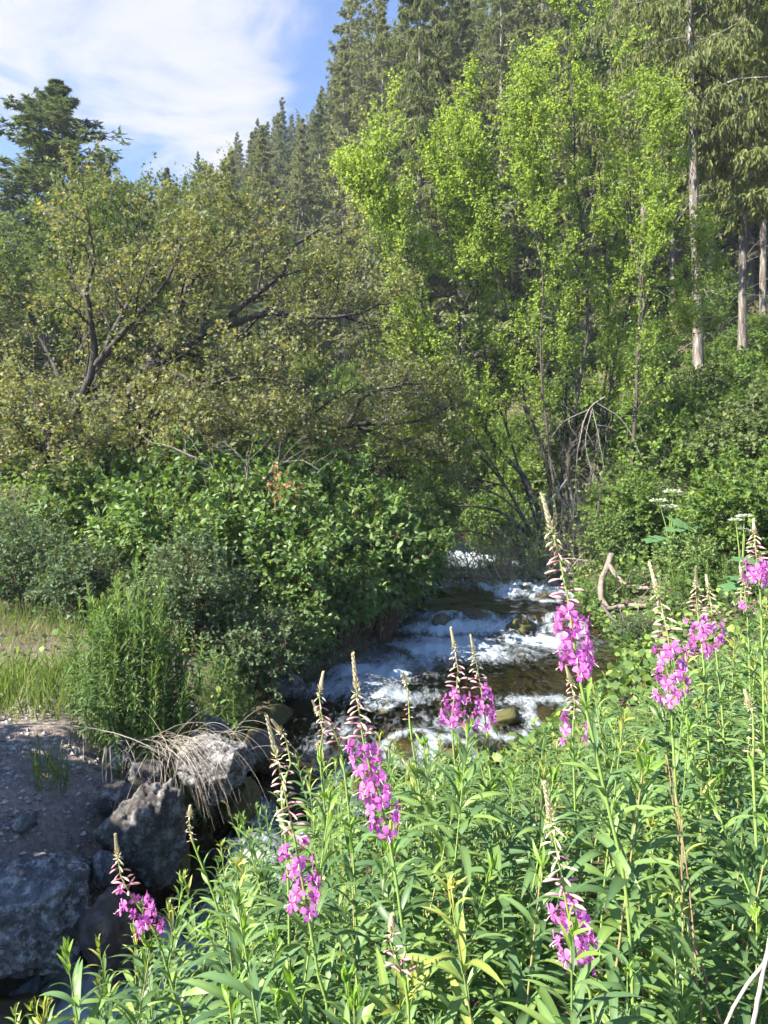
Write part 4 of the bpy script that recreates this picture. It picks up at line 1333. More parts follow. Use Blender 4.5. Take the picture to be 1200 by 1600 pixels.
# sunlit undergrowth shrubs on the slopes
UND = [shrub_meshes(521, 1.5, 2.2, 26, (9, 5, 13), .082, 'round', 'twig_grey', 'bright_leaf', lens=(.7, .4)),
       shrub_meshes(522, 1.3, 1.7, 24, (9, 5, 13), .082, 'lobed', 'twig_grey', 'bright_leaf', lens=(.6, .35)),
       shrub_meshes(523, 1.6, 2.6, 26, (9, 5, 13), .085, 'round', 'twig_grey', 'shade_leaf', lens=(.75, .4))]
near_right = [
    (1, 6.6, 12.6, 'bright round-leaved shrub at the right edge above the white umbels', .2, 1.15, 1),
    (2, 8.2, 15.2, 'tall shaded shrub below the stout pale fir', 1.4, 1.15, 1),
    (1, 5.4, 15.6, 'sunlit shrub behind the cow parsnip leaves', 2.4, 1.0, 1),
    (0, 7.0, 18.2, 'sunlit shrub right of the birch clump', 3.3, 1.2, 1),
    (0, 9.8, 18.5, 'leafy shrub at the right edge below the straight fir', 4.3, 1.25, 1),
    (2, 5.9, 21.0, 'shaded shrub just behind the birch clump', 5.3, 1.2, 1),
    (0, 3.6, 22.0, 'yellow-green shrub at the bend of the creek', .3, 1.0, 1),
    (0, 9.0, 22.5, 'bright shrub beside the stout fir trunk', 2.3, 1.2, 1),
    (1, 1.6, 23.5, 'light green shrub behind the arching maple twigs', 1.3, 1.1, 1),
    (1, 4.9, 25.0, 'bright shrub behind the foot of the arching birch stem', 1.0, 1.1, 1),
    (0, 1.2, 27.5, 'light green shrub past the creek bend', 2.0, 1.2, 1),
    (1, 4.6, 28.8, 'yellow-green shrub on the slope above the creek bend', 3.0, 1.2, 1),
    (0, 2.6, 30.6, 'light shrub closing the view up the creek', 4.0, 1.3, 1),
    (0, 12.6, 23.0, 'bright shrub between the two right-hand fir trunks', 3.9, 1.3, 1),
]
for v, x, y, lab, rz, s, g in near_right:
    shrub('leafy_shrub', UND[v], x, y, lab, rz, s, group='leafy shrubs on the right bank')


def build_understory():
    rs = RS(61)
    pts = []
    n = 0
    while n < 160:
        y = 23 + 45 * rs.random() ** 1.3
        x = rs.uniform(-.62, .60) * y
        if x > s_left(y) - 1.2 and x < s_right(y) + .9 and y < 29:
            continue
        if min((math.hypot(x - a, y - b) for a, b in pts), default=9) < 1.7:
            continue
        pts.append((x, y))
        shrub('leafy_shrub', UND[int(rs.choice([0, 0, 1, 1, 2]))], x, y, 'bright leafy shrub in the undergrowth below the slope conifers', rs.uniform(0, 6.28), rs.uniform(.7, 1.3),
              group='undergrowth shrubs of the far slope')
        n += 1


build_understory()
# unseen shrubs added past the left edge to cast shade on the gravel bank
shrub('leafy_shrub', UND[2], -5.7, 3.6, 'unseen willow shrub added past the left edge to shade the gravel bank', .4, 1.15, 1.08)
shrub('leafy_shrub', UND[2], -4.9, 2.3, 'second unseen willow shrub added past the left edge to shade the boulder', 2.4, 1.1, 1.2)

# ------------------------------------------------------------------ ground cover and grass


def build_ground_cover():
    rs = RS(71)
    g = Geo()
    # right bank herbs close to the creek
    n = 18000
    y = rs.uniform(5.5, 24, n); x = s_right(y) + .03 + rs.uniform(0, 1, n) ** 2.0 * 7.0
    z = ground_h(x, y) + rs.random(n) ** 1.5 * .55 * np.clip((x - s_right(y)) * 1.5, .5, 1)
    p = xyz(x, y, z)
    yd = unit(rs.normal(0, .7, p.shape) + np.array([-.1, -.3, .1]))
    scatter(rs, g, p, yd, rs.uniform(.06, .13, n), 'round', upw=1.0, jit=.5)
    # left bank rim and under the thicket
    n = 6000
    y = rs.uniform(7.0, 24, n); x = s_left(y) - .02 - rs.uniform(0, 1, n) ** 1.4 * 5.0
    z = ground_h(x, y) + rs.random(n) ** 1.5 * .35
    p = xyz(x, y, z)
    scatter(rs, g, p, unit(rs.normal(0, .7, p.shape) + np.array([.2, -.2, .1])), rs.uniform(.05, .1, n), 'round', upw=1.0, jit=.5)
    me = g.mesh('ground_cover', MAT['herb_leaf'])
    tag(obj('ground_cover', me), 'low leafy green herbs covering the creek banks', 'ground cover', kind='stuff')
    g = Geo()
    n = 42000
    y = 24 + 60 * rs.random(n) ** 1.3; x = rs.uniform(-.68, .62, n) * y
    z = ground_h(x, y) + rs.random(n) ** 1.5 * .8
    k = ~((x > s_left(y) - .1) & (x < s_right(y) + .1) & (y < 30))
    p = xyz(x, y, z)[k]
    scatter(rs, g, p, unit(rs.normal(0, .7, p.shape) + np.array([0, -.2, .2])), rs.uniform(.14, .34, len(p)), 'diamond', upw=1.0, jit=.6)
    n = 22000
    y = 12 + 22 * rs.random(n); x = s_left(y) - 1 - rs.random(n) * 22
    p2 = xyz(x, y, ground_h(x, y) + rs.random(n) ** 1.5 * .7)
    scatter(rs, g, p2, unit(rs.normal(0, .7, p2.shape) + np.array([0, -.2, .2])), rs.uniform(.09, .2, n), 'diamond', upw=1.0, jit=.6, tint=rs.random(n) * .6)
    me = g.mesh('undergrowth', MAT['bright_leaf'])
    tag(obj('undergrowth', me), 'sunlit green undergrowth on the forest floor of the slope', 'undergrowth', kind='stuff')


build_ground_cover()


def grass_patch(name, seed, n, xr, yr, h, mat, label, templ='blade', lean=.25, cond=None, w=.5, kind='stuff'):
    rs = RS(seed)
    x = rs.uniform(*xr, n); y = rs.uniform(*yr, n)
    k = (x < s_left(y) - .06) | (x > s_right(y) + .06)
    if cond is not None:
        k &= cond(x, y, rs)
    x, y = x[k], y[k]
    p = xyz(x, y, ground_h(x, y) - .01)
    g = Geo()
    yd = unit(rs.normal(0, lean, p.shape) * np.array([1, 1, .2]) + np.array([0, 0, 1.0]))
    scatter(rs, g, p, yd, h * rs.uniform(.5, 1.25, len(p)), templ, up=(0, -1, 0), upw=.3, jit=1.0, wid=w)
    o = obj(name, g.mesh(name, MAT[mat]))
    tag(o, label, 'grass', kind=kind)
    return o


def patch(cx, cy, rx, ry):
    return lambda x, y, rs: ((x - cx) / rx) ** 2 + ((y - cy) / ry) ** 2 < rs.random(len(x)) ** .6


grass_patch('green_grass', 81, 4200, (-4.8, -2.5), (5.7, 7.4), .34, 'grass', 'fresh green grass beside the tall leafy clump', cond=patch(-3.5, 6.7, 1.05, .9), w=.3, lean=.4)
grass_patch('dry_meadow_grass', 82, 4200, (-6.4, -2.4), (6.8, 10.2), .28, 'dry_grass', 'straw-coloured meadow grass at the left edge', cond=patch(-4.3, 8.5, 1.9, 1.5), w=.12, lean=.45)
grass_patch('meadow_grass', 83, 3200, (-7, -2.6), (8.2, 11), .4, 'grass', 'tall seeding green grass behind the dry meadow grass', cond=patch(-4.5, 9.0, 2.0, 1.8), w=.14)
grass_patch('bank_grass', 84, 700, (-2.0, -1.2), (6.8, 9.2), .28, 'grass', 'thin grass along the rocky creek rim', w=.3, lean=.45)
grass_patch('tuft_grass', 85, 260, (-2.75, -2.35), (5.05, 5.5), .30, 'grass', 'small green grass tuft growing alone in the gravel', cond=patch(-2.5, 5.3, .17, .14), w=.3)
# ------------------------------------------------------------------ fireweed


def lance(n=7, W=.17, droop=.22, fold=.25, twist=0.0, wave=0.0):
    t = np.linspace(0, 1, n + 1)
    w = W * .5 * np.clip((t + .03) ** .55 * (1 - t) ** .75 * 1.9, 0, 1)
    w[-1] = 0
    z = .10 * np.sin(t * np.pi * .9) - droop * t ** 2.0
    yl = t * (1 - .25 * droop * t)
    V, F = [], []
    for i in range(n + 1):
        tw = twist * t[i]
        for s in (-1, 0, 1):
            xx = s * w[i] * math.cos(tw); zz = abs(s) * fold * w[i] + s * w[i] * math.sin(tw) + (wave * w[i] * math.sin(9 * t[i]) * abs(s))
            V.append((xx, yl[i], z[i] + zz))
    for i in range(n):
        a = i * 3
        F += [(a, a + 1, a + 4, a + 3), (a + 1, a + 2, a + 5, a + 4)]
    return np.array(V), np.array(F)


LANCE = [lance(7, .175, .20, .3), lance(7, .155, .36, .25, .25, .3), lance(7, .185, .10, .35, -.2), lance(7, .17, .55, .2, .15, .2), lance(7, .15, .28, .4, -.35, .2)]


def lance_obj_mesh(i, mat, tint):
    g = Geo()
    V, F = LANCE[i]
    tt = np.full(len(V), tint)
    tt[1::3] += .22      # pale midrib
    g.add(V, F, 0, np.clip(tt, 0, 1))
    return g.mesh('leaf', MAT[mat])


LEAF_MESH = [lance_obj_mesh(i, 'fireweed_leaf', .42) for i in range(5)]
YOUNG_MESH = [lance_obj_mesh(i, 'young_leaf', .5) for i in (0, 2)]


def flower_mesh(seed, openness=1.0):
    """four petals, four narrow sepals, white style; faces +Y"""
    rs = RS(seed)
    g = Geo()
    petals = []
    for k in range(4):
        a = k * math.pi / 2 + rs.normal(0, .12) + .4
        n = 4
        t = np.linspace(0, 1, n + 1)
        w = np.array([.10, .34, .62, .70, .34]) * .5 * rs.uniform(.9, 1.1)
        rad = np.array([.05, .30, .62, .92, 1.08]) * openness
        dep = (np.array([0, .10, .10, .02, -.10]) + (1 - openness) * np.array([0, .2, .5, .8, 1.0]) + rs.normal(0, .03, 5))
        V, F = [], []
        for i in range(n + 1):
            for s in (-1, 0, 1):
                u, v, d = s * w[i], rad[i] - (.06 if (s == 0 and i == n) else 0), dep[i] + abs(s) * .07 * math.sin(i * 1.7 + k)
                V.append((v * math.cos(a) - u * math.sin(a), d, v * math.sin(a) + u * math.cos(a)))
        for i in range(n):
            b = i * 3
            F += [(b, b + 1, b + 4, b + 3), (b + 1, b + 2, b + 5, b + 4)]
        petals.append((np.array(V), np.array(F), np.clip(np.repeat(.35 + .4 * t, 3) + rs.normal(0, .05), 0, 1)))
        a2 = a + math.pi / 4
        c, s_ = math.cos(a2), math.sin(a2)
        L = 1.0 * openness
        V = [(.04 * -s_, -.02, .04 * c), (.04 * s_, -.02, -.04 * c), (L * .5 * c - .06 * s_, .05, L * .5 * s_ + .06 * c), (L * .5 * c + .06 * s_, .05, L * .5 * s_ - .06 * c), (L * c, -.05, L * s_)]
        g.add(V, [(0, 1, 3), (0, 3, 2), (2, 3, 4)], 1)
    P = np.array([[(0, 0, 0), (.02, .5, -.12), (.05, .85, -.35)]], float)
    V, q = tube_arrays(P, np.array([[.05, .035, .03]]), 4); g.add(V, q, 2)
    for k in range(4):
        e = np.array([rs.normal(.05, .12), .95, rs.normal(-.35, .12)])
        V, q = tube_arrays(np.array([[(.05, .83, -.34), tuple(e)]]), np.array([[.03, .02]]), 3); g.add(V, q, 2)
    for k in range(5):
        e = np.array([rs.normal(0, .25), rs.uniform(.5, .75), rs.normal(-.2, .2)])
        V, q = tube_arrays(np.array([[(0, 0, 0), tuple(e)]]), np.array([[.018, .03]]), 3); g.add(V, q, 1)
    # pedicel and ovary behind
    P = np.array([[(0, .02, 0), (0, -.5, -.02), (0, -1.1, -.12)]], float)
    V, q = tube_arrays(P, np.array([[.05, .085, .045]]), 5); g.add(V, q, 1)
    mats = [MAT['petal'], MAT['sepal'], MAT['pistil']]
    core = g.mesh('flower', mats)
    pm = []
    for V, F, tt in petals:
        h = Geo(); h.add(V, F, 0, tt)
        pm.append(h.mesh('petal', mats[:1]))
        g.add(V, F, 0, tt)
    return g.mesh('flower', mats), core, pm


FLOWERS = [flower_mesh(601), flower_mesh(602), flower_mesh(603, .8), flower_mesh(604, .62)]


def bud_mesh(mat, L=1.0, fat=.085):
    g = Geo()
    P = np.array([[(0, 0, 0), (0, .35, .03), (0, .55, .03), (0, .78, .0), (0, 1.0, -.06)]], float) * L
    V, q = tube_arrays(P, np.array([[.035, .045, fat, fat * 1.05, .015]]), 6); g.add(V, q, 0, np.repeat([.1, .2, .5, .6, .8], 6))
    return g.mesh('bud', MAT[mat])


BUDS = [bud_mesh('bud'), bud_mesh('bud', 1, .07), bud_mesh('bud_pale')]


def frame_m(p, y, up, s):
    y = np.asarray(y, float); y = y / np.linalg.norm(y)
    z = np.asarray(up, float) - np.dot(up, y) * y
    z = z / max(np.linalg.norm(z), 1e-6)
    x = np.cross(y, z)
    m = np.eye(4)
    s = (s, s, s) if not hasattr(s, '__len__') else s
    m[:3, 0], m[:3, 1], m[:3, 2], m[:3, 3] = x * s[0], y * s[1], z * s[2], p
    return m


def add_child(name, me, t, m):
    o = bpy.data.objects.new(name, me)
    COL.objects.link(o)
    o.parent = t
    o.matrix_local = Matrix(m.tolist())
    return o


def stem_at(P, s):
    """point and tangent at arc length s (from the foot)"""
    seg = np.linalg.norm(np.diff(P, axis=0), axis=1)
    c = np.concatenate([[0], np.cumsum(seg)])
    s = min(max(s, 0), c[-1] - 1e-6)
    i = int(np.searchsorted(c, s, side='right') - 1)
    i = min(i, len(seg) - 1)
    f = (s - c[i]) / seg[i]
    return P[i] * (1 - f) + P[i + 1] * f, (P[i + 1] - P[i]) / seg[i], c[-1]


def leaf_layout(rs, P, s0, s1, n, Lmax, top_small=True, r=.004):
    """list of matrices for spirally set lance leaves between arc lengths s0..s1"""
    out = []
    phi = rs.uniform(0, 6.28)
    for k in range(n):
        f = (k + rs.uniform(-.2, .2)) / max(n - 1, 1)
        f = min(max(f, 0), 1)
        p, tg, tot = stem_at(P, s0 + (s1 - s0) * f)
        phi += 2.399 + rs.normal(0, .15)
        ref = np.cross(tg, [1, .2, .1]); ref /= np.linalg.norm(ref)
        b = np.cross(tg, ref)
        rad = math.cos(phi) * ref + math.sin(phi) * b
        g = 1 - f
        L = Lmax * (min(1, .30 + 2.6 * g) if top_small else 1) * rs.uniform(.75, 1.15)
        el = math.radians((18 + 50 * max(0, 1 - g * 3.2)) + rs.normal(0, 10))
        y = math.cos(el) * rad + math.sin(el) * tg
        if f < .25:
            y[2] -= .35
        v = int(rs.integers(0, 5))
        up = tg + rs.normal(0, .18, 3)
        w = rs.uniform(.85, 1.2)
        out.append((v, frame_m(p + rad * r, y, up, (L * w, L, L)), f))
    return out


def raceme(rs, t, P, base_s, tip_s, style):
    """flowers, hanging buds and the bud tip, as parts of thing t"""
    Lr = tip_s - base_s
    nfl = style.get('flowers', 14)
    f_end = style.get('flower_end', .42)
    size = style.get('size', .0135) * 1.38
    phi = rs.uniform(0, 6.28)
    for k in range(nfl):
        f = f_end * (k + rs.uniform(-.3, .3)) / max(nfl, 1) + style.get('flower_start', .02)
        p, tg, _ = stem_at(P, base_s + Lr * max(f, 0))
        phi += 2.399 + rs.normal(0, .2)
        d = np.array([math.cos(phi), math.sin(phi), rs.uniform(-.25, .15)])
        d /= np.linalg.norm(d)
        s = size * rs.uniform(.9, 1.15)
        fv = FLOWERS[int(rs.choice([0, 0, 1, 1, 2, 3]))]
        fo = add_child('flower', fv[1] if style.get('near') else fv[0], t, frame_m(p + d * s * rs.uniform(1.45, 2.1), d, np.array([0, 0, 1.]) + rs.normal(0, .3, 3), s))
        if style.get('near'):
            for pm in fv[2]:
                add_child('petal', pm, fo, np.eye(4))
    nb = style.get('buds', 22)
    for k in range(nb):
        g = (k + rs.uniform(-.2, .2)) / nb
        f = f_end + .02 + (.78 - f_end) * g
        p, tg, _ = stem_at(P, base_s + Lr * f)
        phi += 2.399 + rs.normal(0, .25)
        dr = .15 - .95 * g ** 1.3 if not style.get('up') else .3
        d = np.array([math.cos(phi), math.sin(phi), dr + rs.normal(0, .12)])
        L = style.get('bud', .033) * 1.2 * (1 - .45 * g) * rs.uniform(.85, 1.15)
        add_child('bud', BUDS[2 if rs.random() < g * .8 else int(rs.integers(0, 2))], t, frame_m(p, d, (0, 0, 1), L))
    # tapering bud tip: tight scales in one piece
    g = Geo()
    n = 70
    tv, tf = TEMPL['oval']
    for k in range(n):
        f = .76 + .235 * k / n
        p, tg, _ = stem_at(P, base_s + Lr * f)
        phi += 2.399
        h = (1 - k / n)
        d = np.array([math.cos(phi), math.sin(phi), 0])
        y = d * (.35 + .2 * h) + tg * (1.0 - 1.5 * max(0, h - .6) * 2)
        m = frame_m(p + d * .0016, y, d, (.010, .0125 * (.5 + .75 * h), .010))
        V = tv @ m[:3, :3].T + m[:3, 3]
        g.add(V, tf, 0, rs.random())
    sp, _, _ = stem_at(P, base_s + Lr * .74)
    o = obj('bud_tip', g.mesh('bud_tip', MAT['bud_pale']), t)


def fireweed(pix, d, label, style, seed, group='fireweed in bloom', leaves=42, Lleaf=.13, dbase=0.0):
    """pix: stem pixels from the tip down (tip, foot of the raceme, lower point)"""
    rs = RS(seed)
    pts = [PX(p[0], p[1], d + dbase * i / max(len(pix) - 1, 1)) for i, p in enumerate(pix)]
    low = pts[-1]
    dirv = pts[-1] - pts[-2]
    gx = low[0] + dirv[0] * .35; gy = low[1]
    gz = float(ground_h(gx, gy)) - .02
    if low[2] - gz > .1:
        pts.append(np.array([gx, gy, gz]))
    bend = (pts[0] + pts[1]) / 2 + np.array([rs.normal(0, .009), rs.normal(0, .012), 0]) * d
    pts.insert(1, bend)
    P = resample(np.array(pts[::-1]), 26)
    base = P[0].copy()
    P = P - base
    t = thing('fireweed_plant', label, 'flower', base, group=group)
    seg = np.linalg.norm(np.diff(P, axis=0), axis=1); tot = seg.sum()
    # arc length of the raceme foot
    foot = PX(pix[1][0], pix[1][1], d + dbase * 1 / max(len(pix) - 1, 1)) - base
    c = np.concatenate([[0], np.cumsum(seg)])
    bs = c[int(np.argmin(np.linalg.norm(P - foot, axis=1)))]
    g = Geo()
    V, q = tube_arrays(P[None], np.interp(c, [0, bs, tot], [.0045, .0032, .0012])[None], 7)
    g.add(V, q, 0, .4)
    obj('stem', g.mesh('stem', MAT['green_stem']), t)
    s0 = max(.12, bs - 1.0)
    for v, m, f in leaf_layout(rs, P, s0, bs - .01, leaves, Lleaf, True):
        add_child('leaf', (LEAF_MESH[v] if f < .93 else YOUNG_MESH[v % 2]), t, m)
    raceme(rs, t, P, bs, tot, dict(style, near=d < 1.6))
    return t


BLOOM = dict(flowers=16, flower_end=.40, buds=26, size=.0135)
fireweed([(846, 770), (905, 1058), (945, 1240), (985, 1480)], 1.42, 'tallest fireweed spike with its tip rising to the birch trunks', dict(flowers=19, flower_end=.36, buds=26, size=.0125), 701, leaves=46, Lleaf=.13)
fireweed([(551, 1020), (606, 1300), (630, 1460), (640, 1600)], 1.5, 'dense magenta fireweed spike in front of the brown creek stones', dict(flowers=26, flower_end=.52, buds=20, size=.0125), 702)
fireweed([(416, 1118), (480, 1420), (500, 1540), (515, 1640)], 1.5, 'fireweed spike with a long row of pink hanging buds', dict(flowers=17, flower_end=.36, buds=30, size=.0125), 703)
fireweed([(850, 1222), (905, 1525), (930, 1640)], 1.25, 'lowest fireweed spike nearest the bottom right corner', dict(flowers=18, flower_end=.34, buds=24, size=.0115), 704)
fireweed([(704, 980), (706, 1125), (716, 1260), (720, 1420)], 2.25, 'left of the twin fireweed spikes before the white pool', dict(flowers=13, flower_end=.36, buds=22, size=.0135), 705)
fireweed([(735, 992), (760, 1140), (770, 1270), (775, 1420)], 2.3, 'right of the twin fireweed spikes before the white pool', dict(flowers=14, flower_end=.42, buds=22, size=.0135), 706)
fireweed([(1014, 878), (1048, 1095), (1056, 1240), (1066, 1450)], 1.85, 'fireweed spike in front of the fallen branch', dict(flowers=18, flower_end=.45, buds=20, size=.0135), 707)
fireweed([(1087, 885), (1098, 1022), (1106, 1140), (1112, 1320)], 2.4, 'leafless-topped fireweed spike second from the right edge', dict(flowers=14, flower_end=.42, buds=18, size=.0135), 708)
fireweed([(1103, 898), (1118, 1010), (1130, 1140), (1136, 1330)], 2.55, 'slim fireweed spike tucked against its taller neighbour', dict(flowers=8, flower_end=.35, buds=18, size=.0125), 709)
fireweed([(1177, 812), (1188, 925), (1192, 1060), (1196, 1300)], 2.25, 'fireweed spike at the right edge under the white umbels', dict(flowers=14, flower_end=.38, buds=20, size=.0135), 710)
fireweed([(1156, 885), (1168, 965), (1172, 1080), (1176, 1300)], 2.9, 'small fireweed spike with two or three open flowers near the right edge', dict(flowers=4, flower_end=.3, buds=14, size=.013), 711)
fireweed([(180, 1303), (240, 1452), (268, 1540), (290, 1640)], 1.9, 'leftmost fireweed spike against the dark rocks', dict(flowers=15, flower_end=.42, buds=18, size=.0135), 712)
fireweed([(505, 1050), (530, 1160), (548, 1300), (556, 1450)], 2.05, 'budding fireweed spike left of the dense magenta one', dict(flowers=0, flower_end=.05, buds=26), 713, 'fireweed in bud')
fireweed([(630, 1052), (640, 1130), (662, 1290), (668, 1450)], 2.3, 'budding fireweed spike between the dense magenta and twin ones', dict(flowers=0, flower_end=.05, buds=20, bud=.018), 714, 'fireweed in bud')
fireweed([(297, 1260), (303, 1320), (340, 1420), (368, 1560)], 2.1, 'budding fireweed spike in front of the narrow chute', dict(flowers=0, flower_end=.05, buds=16, bud=.016), 715, 'fireweed in bud')
fireweed([(884, 1040), (895, 1150), (900, 1300), (905, 1450)], 2.1, 'half-hidden fireweed spike behind the tallest one', dict(flowers=6, flower_end=.3, buds=18), 716)
fireweed([(1164, 1080), (1176, 1180), (1182, 1330), (1186, 1500)], 1.6, 'budding fireweed spike low at the right edge', dict(flowers=0, flower_end=.05, buds=18, bud=.016), 717, 'fireweed in bud')
fireweed([(488, 1095), (500, 1180), (512, 1320), (516, 1450)], 2.5, 'small budding fireweed spike furthest towards the rocks', dict(flowers=0, flower_end=.05, buds=18, bud=.02), 718, 'fireweed in bud')
fireweed([(425, 1125), (440, 1235), (448, 1330), (452, 1480)], 1.75, 'budding fireweed spike close behind the pink-budded one', dict(flowers=0, flower_end=.05, buds=22, bud=.02), 719, 'fireweed in bud')
fireweed([(612, 1430), (628, 1520), (640, 1640)], 1.35, 'short fireweed spike with a few spent pink flowers', dict(flowers=0, flower_end=.05, buds=14, bud=.03, up=True), 720, 'fireweed in bud')

# ---- leafy stems without open flowers
TOPX = [100, 170, 230, 270, 330, 400, 480, 560, 620, 700, 760, 830, 900, 960, 1000, 1100, 1200, 1300]
TOPY = [1580, 1500, 1420, 1340, 1330, 1290, 1190, 1160, 1140, 1150, 1170, 1150, 1110, 1085, 1060, 1010, 940, 900]


def leafy_variant(seed, H):
    rs = RS(seed)
    P = resample(np.array([[0, 0, 0], [rs.normal(0, .02), rs.normal(0, .02), H * .5], [rs.normal(0, .07), rs.normal(0, .07), H]]), 14)
    g = Geo()
    V, q = tube_arrays(P[None], np.linspace(.0042, .0015, 14)[None], 5); g.add(V, q, 0, rs.uniform(.2, .8))
    n = int(H * 50)
    f = Geo()
    lay = leaf_layout(rs, P, H * .22, H - .004, n, .155)
    for k in range(7):
        lay += [(int(rs.integers(0, 3)), frame_m(P[-1] - [0, 0, .012], unit(rs.normal(0, .42, 3) * [1, 1, .2] + [0, 0, 1]), rs.normal(0, 1, 3), .045 * rs.uniform(.6, 1.2)), 1.0)]
    return P, g.mesh('stem', MAT['green_stem']), lay


def joined_leaves(rs, lay):
    g = Geo()
    for v, m, f in lay:
        V, F = LANCE[v]
        W = V @ m[:3, :3].T + m[:3, 3]
        tt = np.full(len(V), rs.uniform(.2, .6) + (.35 if f > .9 else 0)); tt[1::3] += .2
        g.add(W, F, 0, np.clip(tt, 0, 1))
    return g.mesh('foliage', MAT['fireweed_leaf'])


VAR = [leafy_variant(750 + i, .95 + .05 * i) for i in range(7)]
VAR_H = [.95 + .05 * i for i in range(7)]
VAR_FOL = [joined_leaves(RS(770 + i), v[2]) for i, v in enumerate(VAR)]


def build_leafy():
    rs = RS(79)
    pts, n, tries = [], 0, 0
    LAB = 'leafy green fireweed stem without open flowers in the foreground stand'
    near = 0
    while tries < 30000 and n < 298:
        tries += 1
        d = 1.2 + 5.4 * rs.random() ** 1.25
        x = rs.uniform(-.62, .62) * d
        if x < s_right(d) + .25:
            continue
        if min((math.hypot(x - a, d - b) for a, b in pts), default=9) < .085 + .028 * d:
            continue
        px = 600 + x / d * FPX
        g = float(ground_h(x, d))
        v = int(rs.integers(0, 7))
        H = VAR_H[v] * rs.uniform(.8, 1.2) * (1.2 if d > 3 else 1.0)
        lim = np.interp(px, TOPX, TOPY) + rs.uniform(0, 50)
        zmax = (800 - lim) / FPX * d
        if g + H > zmax:
            H = zmax - g
        if H < .45:
            continue
        pts.append((x, d))
        s = H / VAR_H[v]
        t = thing('leafy_fireweed', LAB, 'plant', (x, d, g), rs.uniform(0, 6.28), (max(s, .85), max(s, .85), s), 'leafy fireweed stems of the foreground')
        t.rotation_euler = (rs.normal(0, .09), rs.normal(0, .09), rs.uniform(0, 6.28))
        obj('stem', VAR[v][1], t)
        if d < 2.15 and near < 44:
            near += 1
            for lv, m, f in VAR[v][2]:
                add_child('leaf', YOUNG_MESH[lv % 2] if f > .94 else LEAF_MESH[lv], t, m)
        else:
            obj('foliage', VAR_FOL[v], t)
        n += 1
    return n


N_LEAFY = build_leafy()
# ------------------------------------------------------------------ tall leafy clump on the left bank


def build_clump(label, cx, cy, n, rad, h, seed, mat='herb_leaf'):
    rs = RS(seed)
    var = []
    for k in range(4):
        P = resample(np.array([[0, 0, 0], [rs.normal(0, .02), rs.normal(0, .02), .5], [rs.normal(0, .04), rs.normal(0, .04), 1.0]]), 10)
        g = Geo()
        V, q = tube_arrays(P[None], np.linspace(.005, .002, 10)[None], 4); g.add(V, q, 0, .3)
        lay = leaf_layout(rs, P, .10, .995, 74, .14)
        for v, m, f in lay:
            V, F = LANCE[v]
            W = V @ m[:3, :3].T + m[:3, 3]
            g.add(W, F, 1, np.clip(rs.uniform(.1, .6) + .5 * max(0, f - .7) / .3, 0, 1))
        var.append(g.mesh('stem', [MAT['green_stem'], MAT[mat]]))
    z = float(ground_h(cx, cy))
    t = thing('goldenrod_clump', label, 'plant', (cx, cy, z))
    for k in range(n):
        r = rad * math.sqrt((k + .5) / n); a = k * 2.399
        x, y = r * math.cos(a), r * math.sin(a) * .7
        gz = float(ground_h(cx + x, cy + y)) - z
        s = h * (1 - .35 * (r / rad) ** 2) * rs.uniform(.85, 1.1)
        o = obj('stem', var[k % 4], t, (x, y, gz - .02), (rs.normal(0, .05) - y * .12, rs.normal(0, .05) + x * .16, rs.uniform(0, 6.28)), (s / h, s / h, s))
    return t


build_clump('tall dense clump of leafy upright stems at the rim of the gravel bank', PX(215, 1165, 6.0)[0], 6.1, 105, .60, 1.5, 801)
build_clump('lower clump of leafy stems behind the tall dense clump', -1.7, 7.5, 12, .35, .7, 802)
build_clump('dark clump of leafy stems in the meadow at the left', -4.3, 9.9, 30, .8, 1.2, 803, 'rose_leaf')
build_clump('clump of leafy stems at the right bank below the cow parsnip', 5.2, 11.6, 40, .9, .9, 804)
build_clump('clump of leafy stems behind the fallen branches', 4.3, 13.4, 34, .8, .7, 805)


def tubes_thing(name, polys, radii, mat, label, cat, group=None, sides=6, n=14, taper=.35, twigs=0, seed=0, tl=.3, wob=.006, snap=0):
    rs = RS(seed)
    base = np.asarray(polys[0][0], float)
    g = Geo()
    P = np.stack([resample(np.array(p), n) for p in polys]) - base
    P += rs.normal(0, wob, P.shape) * np.linspace(.3, 1, n)[None, :, None]
    if snap:
        W = P + base
        P[..., 2] = np.maximum(W[..., 2], ground_h(W[..., 0], W[..., 1]) + snap) - base[2]
    R = np.array(radii)[:, None] * np.linspace(1, taper, n)[None]
    V, q = tube_arrays(P, R, sides); g.add(V, q)
    if twigs:
        A, AR = spawn(rs, P, R, twigs, .2, tl, .3, 50, 16, 5, .18, (0, 0, -.02), .4, .003)
        V, q = tube_arrays(A, AR, 4); g.add(V, q)
        B, BR = spawn(rs, A, AR, 3, .3, tl * .5, .3, 45, 16, 4, .2, (0, 0, -.02), .5, .002)
        V, q = tube_arrays(B, BR, 3); g.add(V, q)
    o = obj(name, g.mesh(name, MAT[mat]), None, tuple(base))
    tag(o, label, cat, group)
    return o


